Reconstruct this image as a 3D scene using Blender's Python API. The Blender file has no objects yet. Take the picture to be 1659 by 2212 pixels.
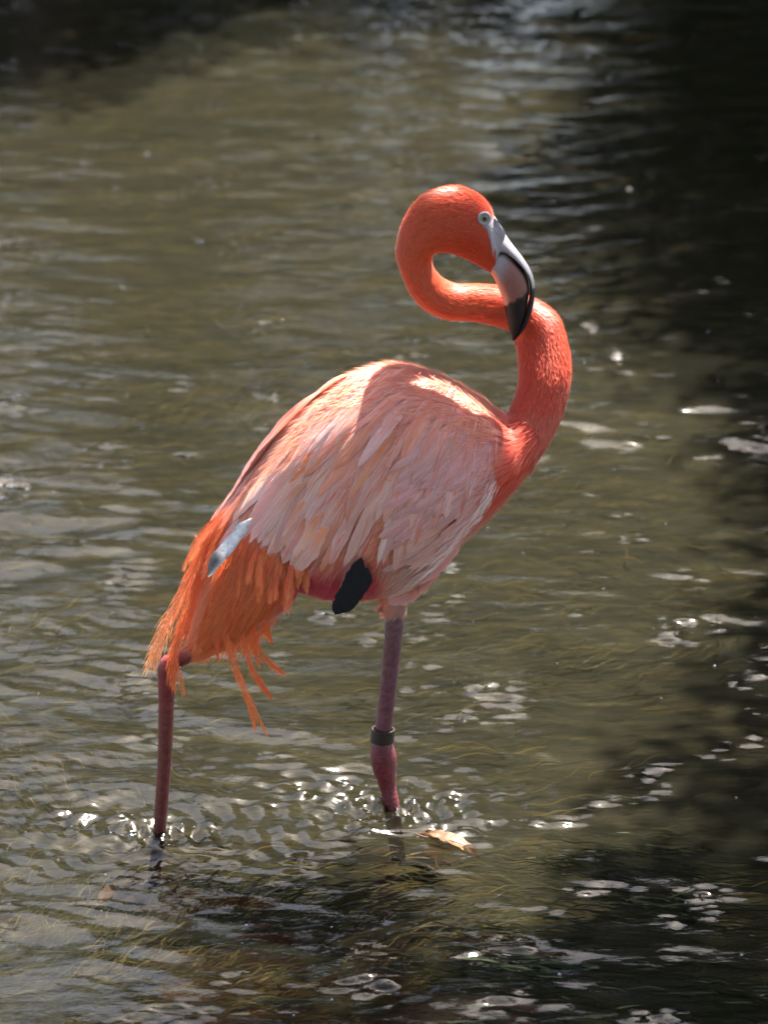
import bpy, bmesh, math, random
import numpy as np
from mathutils import Vector
from mathutils.bvhtree import BVHTree

random.seed(7)
RNG = np.random.default_rng(7)
SC = bpy.context.scene
COL = SC.collection
R = math.radians

# ------------------------------------------------------------------ camera
PITCH = R(19.0)
CAM_H = 2.62
TANV = 0.1254
cam_data = bpy.data.cameras.new('camera')
cam = bpy.data.objects.new('camera', cam_data)
COL.objects.link(cam)
cam.location = (0, 0, CAM_H)
cam.rotation_euler = (math.pi / 2 - PITCH, 0, 0)
cam_data.sensor_fit = 'VERTICAL'
cam_data.sensor_height = 36
cam_data.sensor_width = 27
cam_data.lens = 18 / TANV
cam_data.clip_start = 0.1
cam_data.clip_end = 2000
cam_data.dof.use_dof = True
cam_data.dof.focus_distance = 6.43
cam_data.dof.aperture_fstop = 5.6
SC.camera = cam

# ------------------------------------------------------------------ light
SUN_EL, SUN_AZ = R(62), R(27)          # azimuth measured from +Y towards +X
SUN = Vector((math.sin(SUN_AZ) * math.cos(SUN_EL), math.cos(SUN_AZ) * math.cos(SUN_EL), math.sin(SUN_EL)))
world = bpy.data.worlds.new('World')
SC.world = world
world.use_nodes = True
wn = world.node_tree
wn.nodes.clear()
sky = wn.nodes.new('ShaderNodeTexSky')
sky.sky_type = 'NISHITA'
sky.sun_disc = False
sky.sun_elevation = SUN_EL
sky.sun_rotation = SUN_AZ
sky.dust_density = 4.0
bg = wn.nodes.new('ShaderNodeBackground')
bg.inputs['Strength'].default_value = 0.055
wo = wn.nodes.new('ShaderNodeOutputWorld')
wn.links.new(sky.outputs[0], bg.inputs[0])
wn.links.new(bg.outputs[0], wo.inputs[0])
sun_d = bpy.data.lights.new('sun', 'SUN')
sun_d.energy = 5.0
sun_d.angle = R(0.53)
sun_d.color = (1.0, 0.95, 0.87)
sun_o = bpy.data.objects.new('sun', sun_d)
COL.objects.link(sun_o)
sun_o.rotation_euler = SUN.to_track_quat('Z', 'Y').to_euler()
sun_o.location = SUN * 30
SC.view_settings.view_transform = 'Standard'
SC.view_settings.look = 'None'
SC.view_settings.gamma = 1
SC.view_settings.exposure = 2.65
SC.view_settings.use_curve_mapping = False
SC.render.engine = 'CYCLES'
SC.cycles.max_bounces = 10
SC.cycles.transparent_max_bounces = 24
SC.cycles.sample_clamp_indirect = 6
SC.cycles.use_denoising = True

# ------------------------------------------------------------------ helpers
KPX = 2 * TANV / 2211.0
YB = 6.10
FWD = np.array((0, math.cos(PITCH), -math.sin(PITCH)))
UP = np.array((0, math.sin(PITCH), math.cos(PITCH)))
CAMP = np.array((0, 0, CAM_H))
S = (YB / math.cos(PITCH)) * KPX
OB = np.array((-0.10, YB, 0.0))          # base point of the bird


def ray(px, py):
    return FWD + np.array((1.0, 0, 0)) * ((px - 829.5) * KPX) + UP * ((1105.5 - py) * KPX)


def P(px, py, yo=0.0):
    """point of the bird's vertical plane, yo = sideways shift of that plane in body pixels"""
    d = ray(px, py)
    return CAMP + d * ((YB + yo * S) / d[1])


def G(px, py, z=0.0):
    d = ray(px, py)
    return CAMP + d * ((z - CAM_H) / d[2])


def proj(v):
    v = np.asarray(v, float) - CAMP
    f = v @ FWD
    return 829.5 + v[..., 0] / f / KPX, 1105.5 - (v @ UP) / f / KPX


def mesh_obj(name, verts, faces, mat, parent=None, origin=None, cols=None, uvs=None, smooth=True):
    verts = np.asarray(verts, float)
    o0 = np.zeros(3) if origin is None else np.asarray(origin, float)
    me = bpy.data.meshes.new(name)
    if isinstance(faces, np.ndarray):
        nf, k = faces.shape
        me.vertices.add(len(verts))
        me.vertices.foreach_set('co', (verts - o0).astype(np.float32).ravel())
        me.loops.add(nf * k)
        me.loops.foreach_set('vertex_index', faces.astype(np.int32).ravel())
        me.polygons.add(nf)
        me.polygons.foreach_set('loop_start', np.arange(0, nf * k, k, dtype=np.int32))
        me.update(calc_edges=True)
        me.validate()
    else:
        me.from_pydata([tuple(v) for v in (verts - o0)], [], faces)
    me.polygons.foreach_set('use_smooth', np.full(len(me.polygons), smooth))
    if cols is not None:
        c = np.ones((len(verts), 4), np.float32)
        c[:, :3] = cols
        a = me.color_attributes.new('Col', 'FLOAT_COLOR', 'POINT')
        a.data.foreach_set('color', c.ravel())
    if uvs is not None:
        ul = me.uv_layers.new(name='UVMap')
        idx = np.zeros(len(me.loops), np.int32)
        me.loops.foreach_get('vertex_index', idx)
        ul.data.foreach_set('uv', np.asarray(uvs, np.float32)[idx].ravel())
    if mat is not None:
        me.materials.append(mat)
    o = bpy.data.objects.new(name, me)
    COL.objects.link(o)
    if parent is not None:
        o.parent = parent
        pw = np.zeros(3)
        q = parent
        while q is not None:
            pw = pw + np.array(q.location)
            q = q.parent
        o.location = o0 - pw
    else:
        o.location = o0
    return o


def tag(o, label=None, cat=None, group=None, kind=None):
    for k, v in (('label', label), ('category', cat), ('group', group), ('kind', kind)):
        if v:
            o[k] = v
    return o


def catmull(pts, n):
    pts = np.asarray(pts, float)
    m = len(pts)
    p = np.vstack([2 * pts[0] - pts[1], pts, 2 * pts[-1] - pts[-2]])
    out = []
    for t in np.linspace(0, m - 1, n):
        i = min(int(t), m - 2)
        f = t - i
        a, b, c, d = p[i], p[i + 1], p[i + 2], p[i + 3]
        out.append(0.5 * (2 * b + (c - a) * f + (2 * a - 5 * b + 4 * c - d) * f * f + (3 * b - a - 3 * c + d) * f ** 3))
    return np.array(out)


def tube(path, radii, seg=10, cap=True):
    """verts, quad list for a round tapered tube along a 3-D path"""
    path = np.asarray(path, float)
    n = len(path)
    radii = np.broadcast_to(np.asarray(radii, float), (n,))
    T = np.gradient(path, axis=0)
    T /= np.linalg.norm(T, axis=1)[:, None] + 1e-12
    ref = np.array((0.0, 1.0, 0.0)) if abs(T[0][1]) < 0.9 else np.array((1.0, 0, 0))
    V, F = [], []
    for i in range(n):
        a = ref - T[i] * (ref @ T[i])
        a /= np.linalg.norm(a)
        ref = a
        b = np.cross(T[i], a)
        for k in range(seg):
            th = 2 * math.pi * k / seg
            V.append(path[i] + radii[i] * (math.cos(th) * a + math.sin(th) * b))
    for i in range(n - 1):
        for k in range(seg):
            F.append((i * seg + k, i * seg + (k + 1) % seg, (i + 1) * seg + (k + 1) % seg, (i + 1) * seg + k))
    if cap:
        F.append(tuple(range(seg - 1, -1, -1)))
        F.append(tuple(range((n - 1) * seg, n * seg)))
    return V, F


def join(parts):
    V, F = [], []
    for v, f in parts:
        o = len(V)
        V.extend(v)
        F.extend(tuple(i + o for i in q) for q in f)
    return V, F


def fbm2(x, y, octs, seed=0):
    """cheap smooth 2-D noise, a sum of randomly turned sines"""
    r = np.random.default_rng(seed)
    out = np.zeros_like(x)
    for (freq, amp, n) in octs:
        for _ in range(n):
            a, ph = r.uniform(0, 2 * math.pi, 2)
            f = freq * r.uniform(0.7, 1.4)
            out = out + amp / math.sqrt(n) * np.sin(2 * math.pi * f * (x * math.cos(a) + y * math.sin(a)) + ph)
    return out


# ------------------------------------------------------------------ materials
class NT:
    def __init__(self, name):
        self.m = bpy.data.materials.new(name)
        self.m.use_nodes = True
        self.t = self.m.node_tree
        self.t.nodes.clear()
        self.out = self.n('ShaderNodeOutputMaterial')

    def n(self, typ, **kw):
        nd = self.t.nodes.new(typ)
        for k, v in kw.items():
            if k in nd.inputs:
                nd.inputs[k].default_value = v
            else:
                setattr(nd, k, v)
        return nd

    def l(self, a, b):
        self.t.links.new(a, b)

    def mix(self, fac, a, b, blend='MIX'):
        nd = self.n('ShaderNodeMix', data_type='RGBA', blend_type=blend)
        for sock, v in ((nd.inputs[0], fac), (nd.inputs[6], a), (nd.inputs[7], b)):
            if hasattr(v, 'default_value'):
                self.l(v, sock)
            elif isinstance(v, (int, float)):
                sock.default_value = v
            else:
                sock.default_value = (*v, 1)
        return nd.outputs[2]

    def math(self, op, a, b=0.0, c=None):
        nd = self.n('ShaderNodeMath', operation=op)
        for sock, v in zip(nd.inputs, (a, b, c)):
            if v is None:
                continue
            if hasattr(v, 'default_value'):
                self.l(v, sock)
            else:
                sock.default_value = v
        return nd.outputs[0]

    def ramp(self, fac, stops):
        nd = self.n('ShaderNodeValToRGB')
        self.l(fac, nd.inputs[0])
        e = nd.color_ramp.elements
        while len(e) < len(stops):
            e.new(0.5)
        for el, (p, c) in zip(e, stops):
            el.position = p
            el.color = (*c, 1) if len(c) == 3 else c
        return nd.outputs[0]

    def noise(self, vec, scale, detail=4, rough=0.5, dist=0.0):
        nd = self.n('ShaderNodeTexNoise', Scale=scale, Detail=detail, Roughness=rough, Distortion=dist)
        if vec is not None:
            self.l(vec, nd.inputs['Vector'])
        return nd.outputs['Fac']

    def mapping(self, vec, scale=(1, 1, 1), rot=(0, 0, 0)):
        nd = self.n('ShaderNodeMapping')
        nd.inputs['Scale'].default_value = scale
        nd.inputs['Rotation'].default_value = rot
        self.l(vec, nd.inputs['Vector'])
        return nd.outputs[0]


def mat_feather(name, transl=0.35, barb=True, rough=0.5, spec=0.5, sheen=0.5):
    b = NT(name)
    at = b.n('ShaderNodeAttribute', attribute_name='Col')
    col = at.outputs['Color']
    bump = None
    if barb:
        uv = b.n('ShaderNodeUVMap').outputs[0]
        sx = b.n('ShaderNodeSeparateXYZ')
        b.l(uv, sx.inputs[0])
        av = b.math('ABSOLUTE', b.math('SUBTRACT', sx.outputs[1], 0.5))
        rnd = b.n('ShaderNodeObjectInfo').outputs['Random']
        cv = b.n('ShaderNodeCombineXYZ')
        # barbs leave the shaft at a slant: lines of constant (across - slant * along)
        b.l(b.math('SUBTRACT', b.math('MULTIPLY', av, 15.0), b.math('MULTIPLY', sx.outputs[0], 6.0)), cv.inputs[0])
        b.l(b.math('MULTIPLY', sx.outputs[0], 2.0), cv.inputs[1])
        b.l(b.math('MULTIPLY', rnd, 37.0), cv.inputs[2])
        n1 = b.noise(cv.outputs[0], 1.6, 5, 0.65)
        k = b.ramp(n1, [(0.28, (0.74, 0.60, 0.55)), (0.5, (1, 1, 1)), (0.74, (1.1, 1.14, 1.18))])
        col = b.mix(1.0, col, k, 'MULTIPLY')
        shaft = b.math('LESS_THAN', av, 0.028)
        col = b.mix(shaft, col, b.mix(1.0, col, (1.2, 1.15, 1.1), 'MULTIPLY'))
        bp = b.n('ShaderNodeBump', Strength=0.6, Distance=0.003)
        b.l(n1, bp.inputs['Height'])
        bump = bp.outputs[0]
    p = b.n('ShaderNodeBsdfPrincipled', Roughness=rough)
    p.inputs['Specular IOR Level'].default_value = spec
    p.inputs['Sheen Weight'].default_value = sheen
    p.inputs['Sheen Roughness'].default_value = 0.3
    p.inputs['Sheen Tint'].default_value = (1.0, 0.9, 0.8, 1)
    b.l(col, p.inputs['Base Color'])
    t = b.n('ShaderNodeBsdfTranslucent')
    b.l(col, t.inputs['Color'])
    if bump:
        b.l(bump, p.inputs['Normal'])
    mx = b.n('ShaderNodeMixShader')
    mx.inputs[0].default_value = transl
    b.l(p.outputs[0], mx.inputs[1])
    b.l(t.outputs[0], mx.inputs[2])
    b.l(mx.outputs[0], b.out.inputs[0])
    return b.m


def mat_vcol(name, rough=0.5, spec=0.4, nscale=0, namp=0.2, bump=0.0):
    b = NT(name)
    col = b.n('ShaderNodeAttribute', attribute_name='Col').outputs['Color']
    p = b.n('ShaderNodeBsdfPrincipled', Roughness=rough)
    p.inputs['Specular IOR Level'].default_value = spec
    if nscale:
        tc = b.n('ShaderNodeTexCoord').outputs['Object']
        n1 = b.noise(tc, nscale, 5, 0.6)
        lo, hi = 1 - namp, 1 + namp
        col = b.mix(1.0, col, b.ramp(n1, [(0.3, (lo, lo, lo)), (0.7, (hi, hi, hi))]), 'MULTIPLY')
        if bump:
            bp = b.n('ShaderNodeBump', Strength=bump, Distance=0.002)
            b.l(n1, bp.inputs['Height'])
            b.l(bp.outputs[0], p.inputs['Normal'])
    b.l(col, p.inputs['Base Color'])
    b.l(p.outputs[0], b.out.inputs[0])
    return b.m


M_FEATHER = mat_feather('feather_vane', 0.18)
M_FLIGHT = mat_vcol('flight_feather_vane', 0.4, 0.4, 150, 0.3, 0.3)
M_FUZZ = mat_feather('down_feather', 0.38, barb=False, rough=0.5, spec=0.65, sheen=0.5)
M_FUZZ2 = mat_feather('loose_barb', 0.35, barb=False, rough=0.45, spec=0.6, sheen=0.5)
M_BLACK = mat_vcol('black_vane', 0.7, 0.12, 150, 0.2)
M_BODY = mat_feather('body_plumage', 0.05, barb=False)
M_SKIN = mat_vcol('leg_skin', 0.42, 0.45, 130, 0.38, 0.6)
M_FACE = mat_vcol('face_skin', 0.5, 0.4, 400, 0.12, 0.3)


def mat_bill(name):
    b = NT(name)
    col = b.n('ShaderNodeAttribute', attribute_name='Col').outputs['Color']
    tc = b.n('ShaderNodeTexCoord').outputs['Object']
    v = b.n('ShaderNodeTexVoronoi', Scale=520.0)
    b.l(tc, v.inputs['Vector'])
    k = b.ramp(v.outputs['Distance'], [(0.15, (0.62, 0.58, 0.6)), (0.5, (1.05, 1.02, 1.0))])
    col = b.mix(0.75, col, k, 'MULTIPLY')
    col = b.mix(0.0, col, col)
    p = b.n('ShaderNodeBsdfPrincipled', Roughness=0.42)
    p.inputs['Specular IOR Level'].default_value = 0.3
    bp = b.n('ShaderNodeBump', Strength=0.25, Distance=0.001)
    b.l(v.outputs['Distance'], bp.inputs['Height'])
    b.l(bp.outputs[0], p.inputs['Normal'])
    b.l(col, p.inputs['Base Color'])
    b.l(p.outputs[0], b.out.inputs[0])
    return b.m


M_BILL = mat_bill('bill_horn')


def mat_water():
    b = NT('pond_water')
    geo = b.n('ShaderNodeNewGeometry').outputs['Position']
    n1 = b.noise(b.mapping(geo, (20, 46, 1)), 1.0, 3, 0.55, 0.6)
    n2 = b.noise(b.mapping(geo, (60, 110, 1), (0, 0, 0.3)), 1.0, 2, 0.5, 0.3)
    h = b.math('ADD', n1, b.math('MULTIPLY', n2, 0.3))
    bp = b.n('ShaderNodeBump', Strength=1.0, Distance=0.0010)
    b.l(h, bp.inputs['Height'])
    fr = b.n('ShaderNodeFresnel', IOR=1.333)
    b.l(bp.outputs[0], fr.inputs['Normal'])
    gl = b.n('ShaderNodeBsdfGlossy', Roughness=0.085)
    gl.inputs['Color'].default_value = (1, 1, 1, 1)
    b.l(bp.outputs[0], gl.inputs['Normal'])
    tr = b.n('ShaderNodeBsdfTransparent')
    tr.inputs['Color'].default_value = (0.58, 0.56, 0.46, 1)
    df = b.n('ShaderNodeBsdfDiffuse')                      # silt hanging in the water
    df.inputs['Color'].default_value = (0.011, 0.0105, 0.0066, 1)
    m1 = b.n('ShaderNodeMixShader')
    m1.inputs[0].default_value = 0.36
    b.l(tr.outputs[0], m1.inputs[1])
    b.l(df.outputs[0], m1.inputs[2])
    m2 = b.n('ShaderNodeMixShader')
    b.l(fr.outputs[0], m2.inputs[0])
    b.l(m1.outputs[0], m2.inputs[1])
    b.l(gl.outputs[0], m2.inputs[2])
    b.l(m2.outputs[0], b.out.inputs[0])
    return b.m


def mat_bed():
    b = NT('pond_bed_silt')
    geo = b.n('ShaderNodeNewGeometry').outputs['Position']
    big = b.noise(b.mapping(geo, (2.2, 4.0, 1)), 1.0, 4, 0.55, 0.6)
    mid = b.noise(b.mapping(geo, (9, 24, 1)), 1.0, 5, 0.6, 0.8)
    fine = b.noise(b.mapping(geo, (60, 140, 30)), 1.0, 4, 0.6, 0.5)
    c1 = b.ramp(big, [(0.32, (0.018, 0.021, 0.012)), (0.5, (0.062, 0.056, 0.031)), (0.68, (0.084, 0.056, 0.027))])
    c2 = b.ramp(mid, [(0.36, (0.006, 0.008, 0.005)), (0.48, (0.043, 0.041, 0.023)), (0.64, (0.150, 0.132, 0.076))])
    c = b.mix(0.62, c1, c2)
    c = b.mix(1.0, c, b.ramp(b.noise(b.mapping(geo, (4.5, 11, 1)), 1.0, 4, 0.6, 1.2), [(0.38, (0.10, 0.13, 0.11)), (0.6, (0.74, 0.71, 0.66))]), 'MULTIPLY')
    k = b.ramp(fine, [(0.32, (0.42, 0.43, 0.42)), (0.68, (1.5, 1.45, 1.35))])
    c = b.mix(1.0, c, k, 'MULTIPLY')
    # the banks beyond the water carry dark grass and leaf litter
    sz = b.n('ShaderNodeSeparateXYZ')
    b.l(geo, sz.inputs[0])
    g = b.noise(geo, 1.4, 5, 0.6)
    grass = b.ramp(g, [(0.35, (0.035, 0.05, 0.016)), (0.65, (0.09, 0.075, 0.035))])
    f = b.math('MULTIPLY', b.math('ADD', sz.outputs[2], 0.05), 8.0)
    fc = b.n('ShaderNodeClamp')
    b.l(f, fc.inputs[0])
    c = b.mix(fc.outputs[0], c, grass)
    p = b.n('ShaderNodeBsdfPrincipled', Roughness=0.85)
    bp = b.n('ShaderNodeBump', Strength=0.5, Distance=0.02)
    b.l(mid, bp.inputs['Height'])
    b.l(bp.outputs[0], p.inputs['Normal'])
    b.l(c, p.inputs['Base Color'])
    b.l(p.outputs[0], b.out.inputs[0])
    return b.m


def mat_simple(name, stops, scale, rough=0.8, bump=0.4, dist=0.01, transl=0.0, spec=0.3, rnd=False):
    b = NT(name)
    tc = b.n('ShaderNodeTexCoord').outputs['Object']
    n1 = b.noise(tc, scale, 6, 0.62, 0.3)
    c = b.ramp(n1, stops)
    p = b.n('ShaderNodeBsdfPrincipled', Roughness=rough)
    p.inputs['Specular IOR Level'].default_value = spec
    bp = b.n('ShaderNodeBump', Strength=bump, Distance=dist)
    b.l(n1, bp.inputs['Height'])
    b.l(bp.outputs[0], p.inputs['Normal'])
    b.l(c, p.inputs['Base Color'])
    if transl:
        t = b.n('ShaderNodeBsdfTranslucent')
        b.l(c, t.inputs['Color'])
        mx = b.n('ShaderNodeMixShader')
        mx.inputs[0].default_value = transl
        b.l(p.outputs[0], mx.inputs[1])
        b.l(t.outputs[0], mx.inputs[2])
        b.l(mx.outputs[0], b.out.inputs[0])
    else:
        b.l(p.outputs[0], b.out.inputs[0])
    return b.m


M_WATER, M_BED = mat_water(), mat_bed()
M_BARK = mat_simple('bark', [(0.3, (0.035, 0.026, 0.018)), (0.7, (0.11, 0.085, 0.06))], 9, 0.9, 0.8, 0.03)
M_LEAF = mat_simple('tree_leaf', [(0.35, (0.018, 0.035, 0.010)), (0.65, (0.05, 0.085, 0.022))], 1.3, 0.5, 0.1, 0.01, 0.25)
M_STONE = mat_simple('stone', [(0.3, (0.022, 0.015, 0.013)), (0.5, (0.045, 0.027, 0.023)), (0.72, (0.075, 0.058, 0.042))], 14, 0.8, 0.7, 0.01)
M_WEED = mat_vcol('water_weed', 0.6, 0.15)
M_STRAND = mat_vcol('bed_weed', 0.7, 0.2)
M_DRYLEAF = mat_simple('dry_leaf', [(0.3, (0.12, 0.042, 0.013)), (0.7, (0.22, 0.10, 0.036))], 45, 0.5, 0.5, 0.003, 0.25)

# ------------------------------------------------------------------ setting
LEG_F = G(846, 1738)                       # where each leg meets the water
LEG_R = G(345, 1788)
BED_Z = -0.11


def axis_steps(lo, hi, d0, far_lo, far_hi, grow=1.12):
    a = list(np.arange(lo, hi, d0))
    s = d0
    x = a[-1]
    while x < far_hi:
        s *= grow
        x += s
        a.append(x)
    s, x, pre = d0, a[0], []
    while x > far_lo:
        s *= grow
        x -= s
        pre.append(x)
    return np.array(pre[::-1] + a)


def build_ground():
    xs = axis_steps(-3, 3, 0.06, -600, 600, 1.16)
    ys = axis_steps(3, 14, 0.07, -600, 700, 1.16)
    X, Y = np.meshgrid(xs, ys)
    # distance outside the pond outline (a rounded rectangle), metres
    ox = np.maximum(np.abs(X - 0.5) - 9.0, 0)
    oy = np.maximum(np.maximum(Y - 16.0, -1.2 - Y), 0)
    d = np.hypot(ox, oy)
    d = d + 0.35 * fbm2(X, Y, [(0.15, 0.5, 3)], 3) * (d > 0)
    near = np.clip(1 - d / 20, 0, 1)
    Z = BED_Z + 0.012 * fbm2(X, Y, [(0.5, 1, 4), (2.2, 0.6, 5)], 5) * near
    Z = Z + 1.1 * (1 - np.exp(-np.maximum(d, 0) / 1.6)) + 0.01 * np.minimum(d, 200)
    n, m = len(ys), len(xs)
    V = np.stack([X, Y, Z], -1).reshape(-1, 3)
    i = np.arange(n * m).reshape(n, m)
    F = np.stack([i[:-1, :-1], i[:-1, 1:], i[1:, 1:], i[1:, :-1]], -1).reshape(-1, 4)
    o = mesh_obj('ground', V, F, M_BED)
    tag(o, 'silty olive brown pond bed running up into grassy banks', None, None, 'structure')


def wave_height(X, Y):
    r = np.random.default_rng(21)
    H = np.zeros_like(X)
    env = 0.62 + 0.75 * fbm2(X * 1.0, Y * 0.8, [(0.45, 0.7, 4), (1.3, 0.6, 5)], 11)
    env = np.clip(env + 0.15, 0.4, 1.9)
    n = 100
    for k in range(n):
        lam = math.exp(r.uniform(math.log(0.026), math.log(0.34)))
        a = r.normal(math.pi / 2, 0.36)
        kk = 2 * math.pi / lam
        slope = 0.0172 * (0.75 + 0.25 * min(1.0, lam / 0.09))
        H += slope / kk * np.sin(kk * (X * math.cos(a) + Y * math.sin(a)) + r.uniform(0, 6.283) + 0.8 * np.sin(X * r.uniform(1, 5) + r.uniform(0, 6)))
    H *= env
    G2 = np.zeros_like(X)
    for k in range(60):
        lam = math.exp(r.uniform(math.log(0.019), math.log(0.044)))
        a = r.normal(math.pi / 2, 0.30)
        kk = 2 * math.pi / lam
        G2 += 0.032 / kk * np.sin(kk * (X * math.cos(a) + Y * math.sin(a)) + r.uniform(0, 6.283))
    patch = fbm2(X, Y * 1.6, [(1.6, 0.7, 6), (4.5, 0.8, 8)], 17)
    H += G2 * np.clip(patch - 0.2, 0, 1.2) * 3.0
    # rings and wake of the two legs
    for (c, amp, lam, reach, sx) in ((LEG_F, 0.0095, 0.048, 0.11, 0.0), (LEG_R, 0.0082, 0.042, 0.10, -0.05)):
        for (ox, oy, am) in ((0, 0, 1.0), (sx - 0.09, 0.03, 0.55), (-0.04, -0.06, 0.5)):
            dx, dy = X - c[0] - ox, Y - c[1] - oy
            rr = np.hypot(dx, dy)
            th = np.arctan2(dy, dx)
            wob = rr + 0.012 * np.sin(3 * th + 1.3 + ox * 40) + 0.006 * np.sin(7 * th + 2)
            mod = 0.55 + 0.45 * np.sin(2 * th + 2.2 + ox * 30) + 0.2 * np.sin(5 * th + 1)
            H += amp * am * np.exp(-rr / reach) * np.clip(rr / 0.02, 0, 1) * mod * np.sin(2 * math.pi * wob / lam + 1.0) * 1.25
        rr = np.hypot(X - c[0], Y - c[1])
        H += 0.0048 * np.exp(-(rr / 0.075) ** 2) * fbm2(X, Y, [(28, 0.7, 7), (55, 0.3, 7)], 31)
    for (px, py, sx, sy, am) in ((680, 1690, 0.10, 0.07, 1.0), (760, 1660, 0.10, 0.05, 0.8), (215, 1790, 0.10, 0.05, 1.0), (800, 1795, 0.13, 0.035, 0.9), (1000, 1700, 0.07, 0.07, 0.6),
                                 (590, 1735, 0.06, 0.05, 0.7), (300, 1850, 0.09, 0.05, 0.6), (1345, 1850, 0.10, 0.05, 0.22), (1230, 2050, 0.13, 0.06, 0.2), (1180, 2150, 0.12, 0.05, 0.2),
                                 (1590, 2140, 0.07, 0.05, 0.22), (1000, 60, 0.5, 0.5, 0.5)):
        c = G(px, py)
        e = np.exp(-((X - c[0]) / sx) ** 2 - ((Y - c[1]) / sy) ** 2)
        H += 0.0056 * am * e * fbm2(X * 0.42, Y * 1.9, [(17, 0.6, 6), (30, 0.4, 7)], int(px))
    return H


def build_water():
    xs = axis_steps(-1.35, 1.35, 0.0085, -10.5, 11.5, 1.13)
    ys = [4.3]
    while ys[-1] < 12.8:
        ys.append(ys[-1] + 0.0075 * ys[-1] / 5.5)
    lo, s, x = [], 0.0085, ys[0]
    while x > -2.6:
        s *= 1.13
        x -= s
        lo.append(x)
    s, x = ys[-1] - ys[-2], ys[-1]
    hi = []
    while x < 17.4:
        s *= 1.13
        x += s
        hi.append(x)
    ys = np.array(lo[::-1] + ys + hi)
    X, Y = np.meshgrid(xs, ys)
    fade = np.clip(1 - (np.abs(X) - 1.35) / 1.2, 0, 1) * np.clip(1 - (Y - 12.8) / 1.5, 0, 1) * np.clip(1 - (4.3 - Y) / 0.8, 0, 1)
    Z = wave_height(X, Y) * fade
    n, m = X.shape
    V = np.stack([X, Y, Z], -1).reshape(-1, 3)
    i = np.arange(n * m).reshape(n, m)
    F = np.stack([i[:-1, :-1], i[:-1, 1:], i[1:, 1:], i[1:, :-1]], -1).reshape(-1, 4)
    o = mesh_obj('water', V, F, M_WATER)
    tag(o, 'shallow rippled pond water with silvery sky reflections', None, None, 'structure')


build_ground()
build_water()


# ------------------------------------------------------------------ trees
def leaf_cards(centres, size, rng):
    """one small folded leaf per centre: 4 verts, 2 triangles"""
    n = len(centres)
    d = rng.normal(size=(n, 3))
    d[:, 2] -= 0.35
    d /= np.linalg.norm(d, axis=1)[:, None]
    q = rng.normal(size=(n, 3))
    w = np.cross(d, q)
    w /= np.linalg.norm(w, axis=1)[:, None]
    nn = np.cross(d, w)
    L = size * rng.uniform(0.7, 1.3, n)[:, None]
    a = centres - d * L * 0.5
    b = centres + w * L * 0.26 + nn * L * 0.07
    c = centres + d * L * 0.5
    e = centres - w * L * 0.26 + nn * L * 0.07
    V = np.stack([a, b, c, e], 1).reshape(-1, 3)
    i = np.arange(n)[:, None] * 4
    F = np.concatenate([i + np.array([[0, 1, 2]]), i + np.array([[0, 2, 3]])], 0)
    return V, F


def limb(p0, p1, r0, r1, rng, sag=0.0, n=9):
    t = np.linspace(0, 1, n)[:, None]
    path = np.asarray(p0) * (1 - t) + np.asarray(p1) * t
    L = np.linalg.norm(np.asarray(p1) - np.asarray(p0))
    path = path + rng.normal(0, 0.025 * L, path.shape) * np.sin(math.pi * t)
    path[:, 2] += sag * L * np.sin(math.pi * t[:, 0])
    return tube(path, np.linspace(r0, r1, n), 8)


def build_tree(name, base, clumps, clump_r, leaves, leaf_size, label, cat, group, seed, height, trunk_r=0.16, lean=(0, 0)):
    rng = np.random.default_rng(seed)
    base = np.asarray(base, float)
    root = bpy.data.objects.new(name, None)
    COL.objects.link(root)
    root.location = base
    tag(root, label, cat, group)
    top = base + np.array((lean[0], lean[1], height))
    n = 12
    t = np.linspace(0, 1, n)[:, None]
    path = base * (1 - t) + top * t + rng.normal(0, 0.05, (n, 3)) * np.sin(math.pi * t)
    path[0, 2] -= 0.35
    parts = [tube(path, trunk_r * (1.15 - 0.85 * t[:, 0]), 12)]
    k = max(6, len(clumps) // 5)
    for c in clumps[rng.permutation(len(clumps))[:k]]:
        f = rng.uniform(0.3, 0.92)
        p0 = base * (1 - f) + top * f
        parts.append(limb(p0, c, trunk_r * 0.38 * (1.2 - f), 0.012, rng, 0.08))
    V, F = join(parts)
    mesh_obj('trunk', V, F, M_BARK, root, base)
    per = leaves // len(clumps)
    cs = []
    for c in clumps:
        q = rng.normal(size=(per, 3))
        q /= np.linalg.norm(q, axis=1)[:, None]
        rr = clump_r * rng.uniform(0.6, 1.35) * rng.uniform(0, 1, per)[:, None] ** 0.45
        cs.append(c + q * rr * np.array((1, 1, 0.7)))
    V, F = leaf_cards(np.concatenate(cs), leaf_size, rng)
    o = mesh_obj('crown', V, F, M_LEAF, root, base, smooth=False)
    o['kind'] = 'stuff'
    return root


def in_poly(p, poly):
    x, y = p
    c = False
    j = len(poly) - 1
    for i in range(len(poly)):
        xi, yi = poly[i]
        xj, yj = poly[j]
        if (yi > y) != (yj > y) and x < (xj - xi) * (y - yi) / (yj - yi) + xi:
            c = not c
        j = i
    return c


def shade_clumps(poly, n, zlo, zhi, seed):
    """crown clumps standing up-sun of the patch of pond (x, y polygon) that the tree shades"""
    rng = np.random.default_rng(seed)
    poly = [tuple(q) for q in poly]
    xs, ys = zip(*poly)
    out = []
    while len(out) < n:
        p = (rng.uniform(min(xs), max(xs)), rng.uniform(min(ys), max(ys)))
        if in_poly(p, poly):
            h = rng.uniform(zlo, zhi)
            s = h / SUN[2]
            out.append((p[0] + SUN[0] * s, p[1] + SUN[1] * s, h))
    return np.array(out)


def gpoly(pts):
    return [tuple(G(x, y)[:2]) for x, y in pts]


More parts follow.
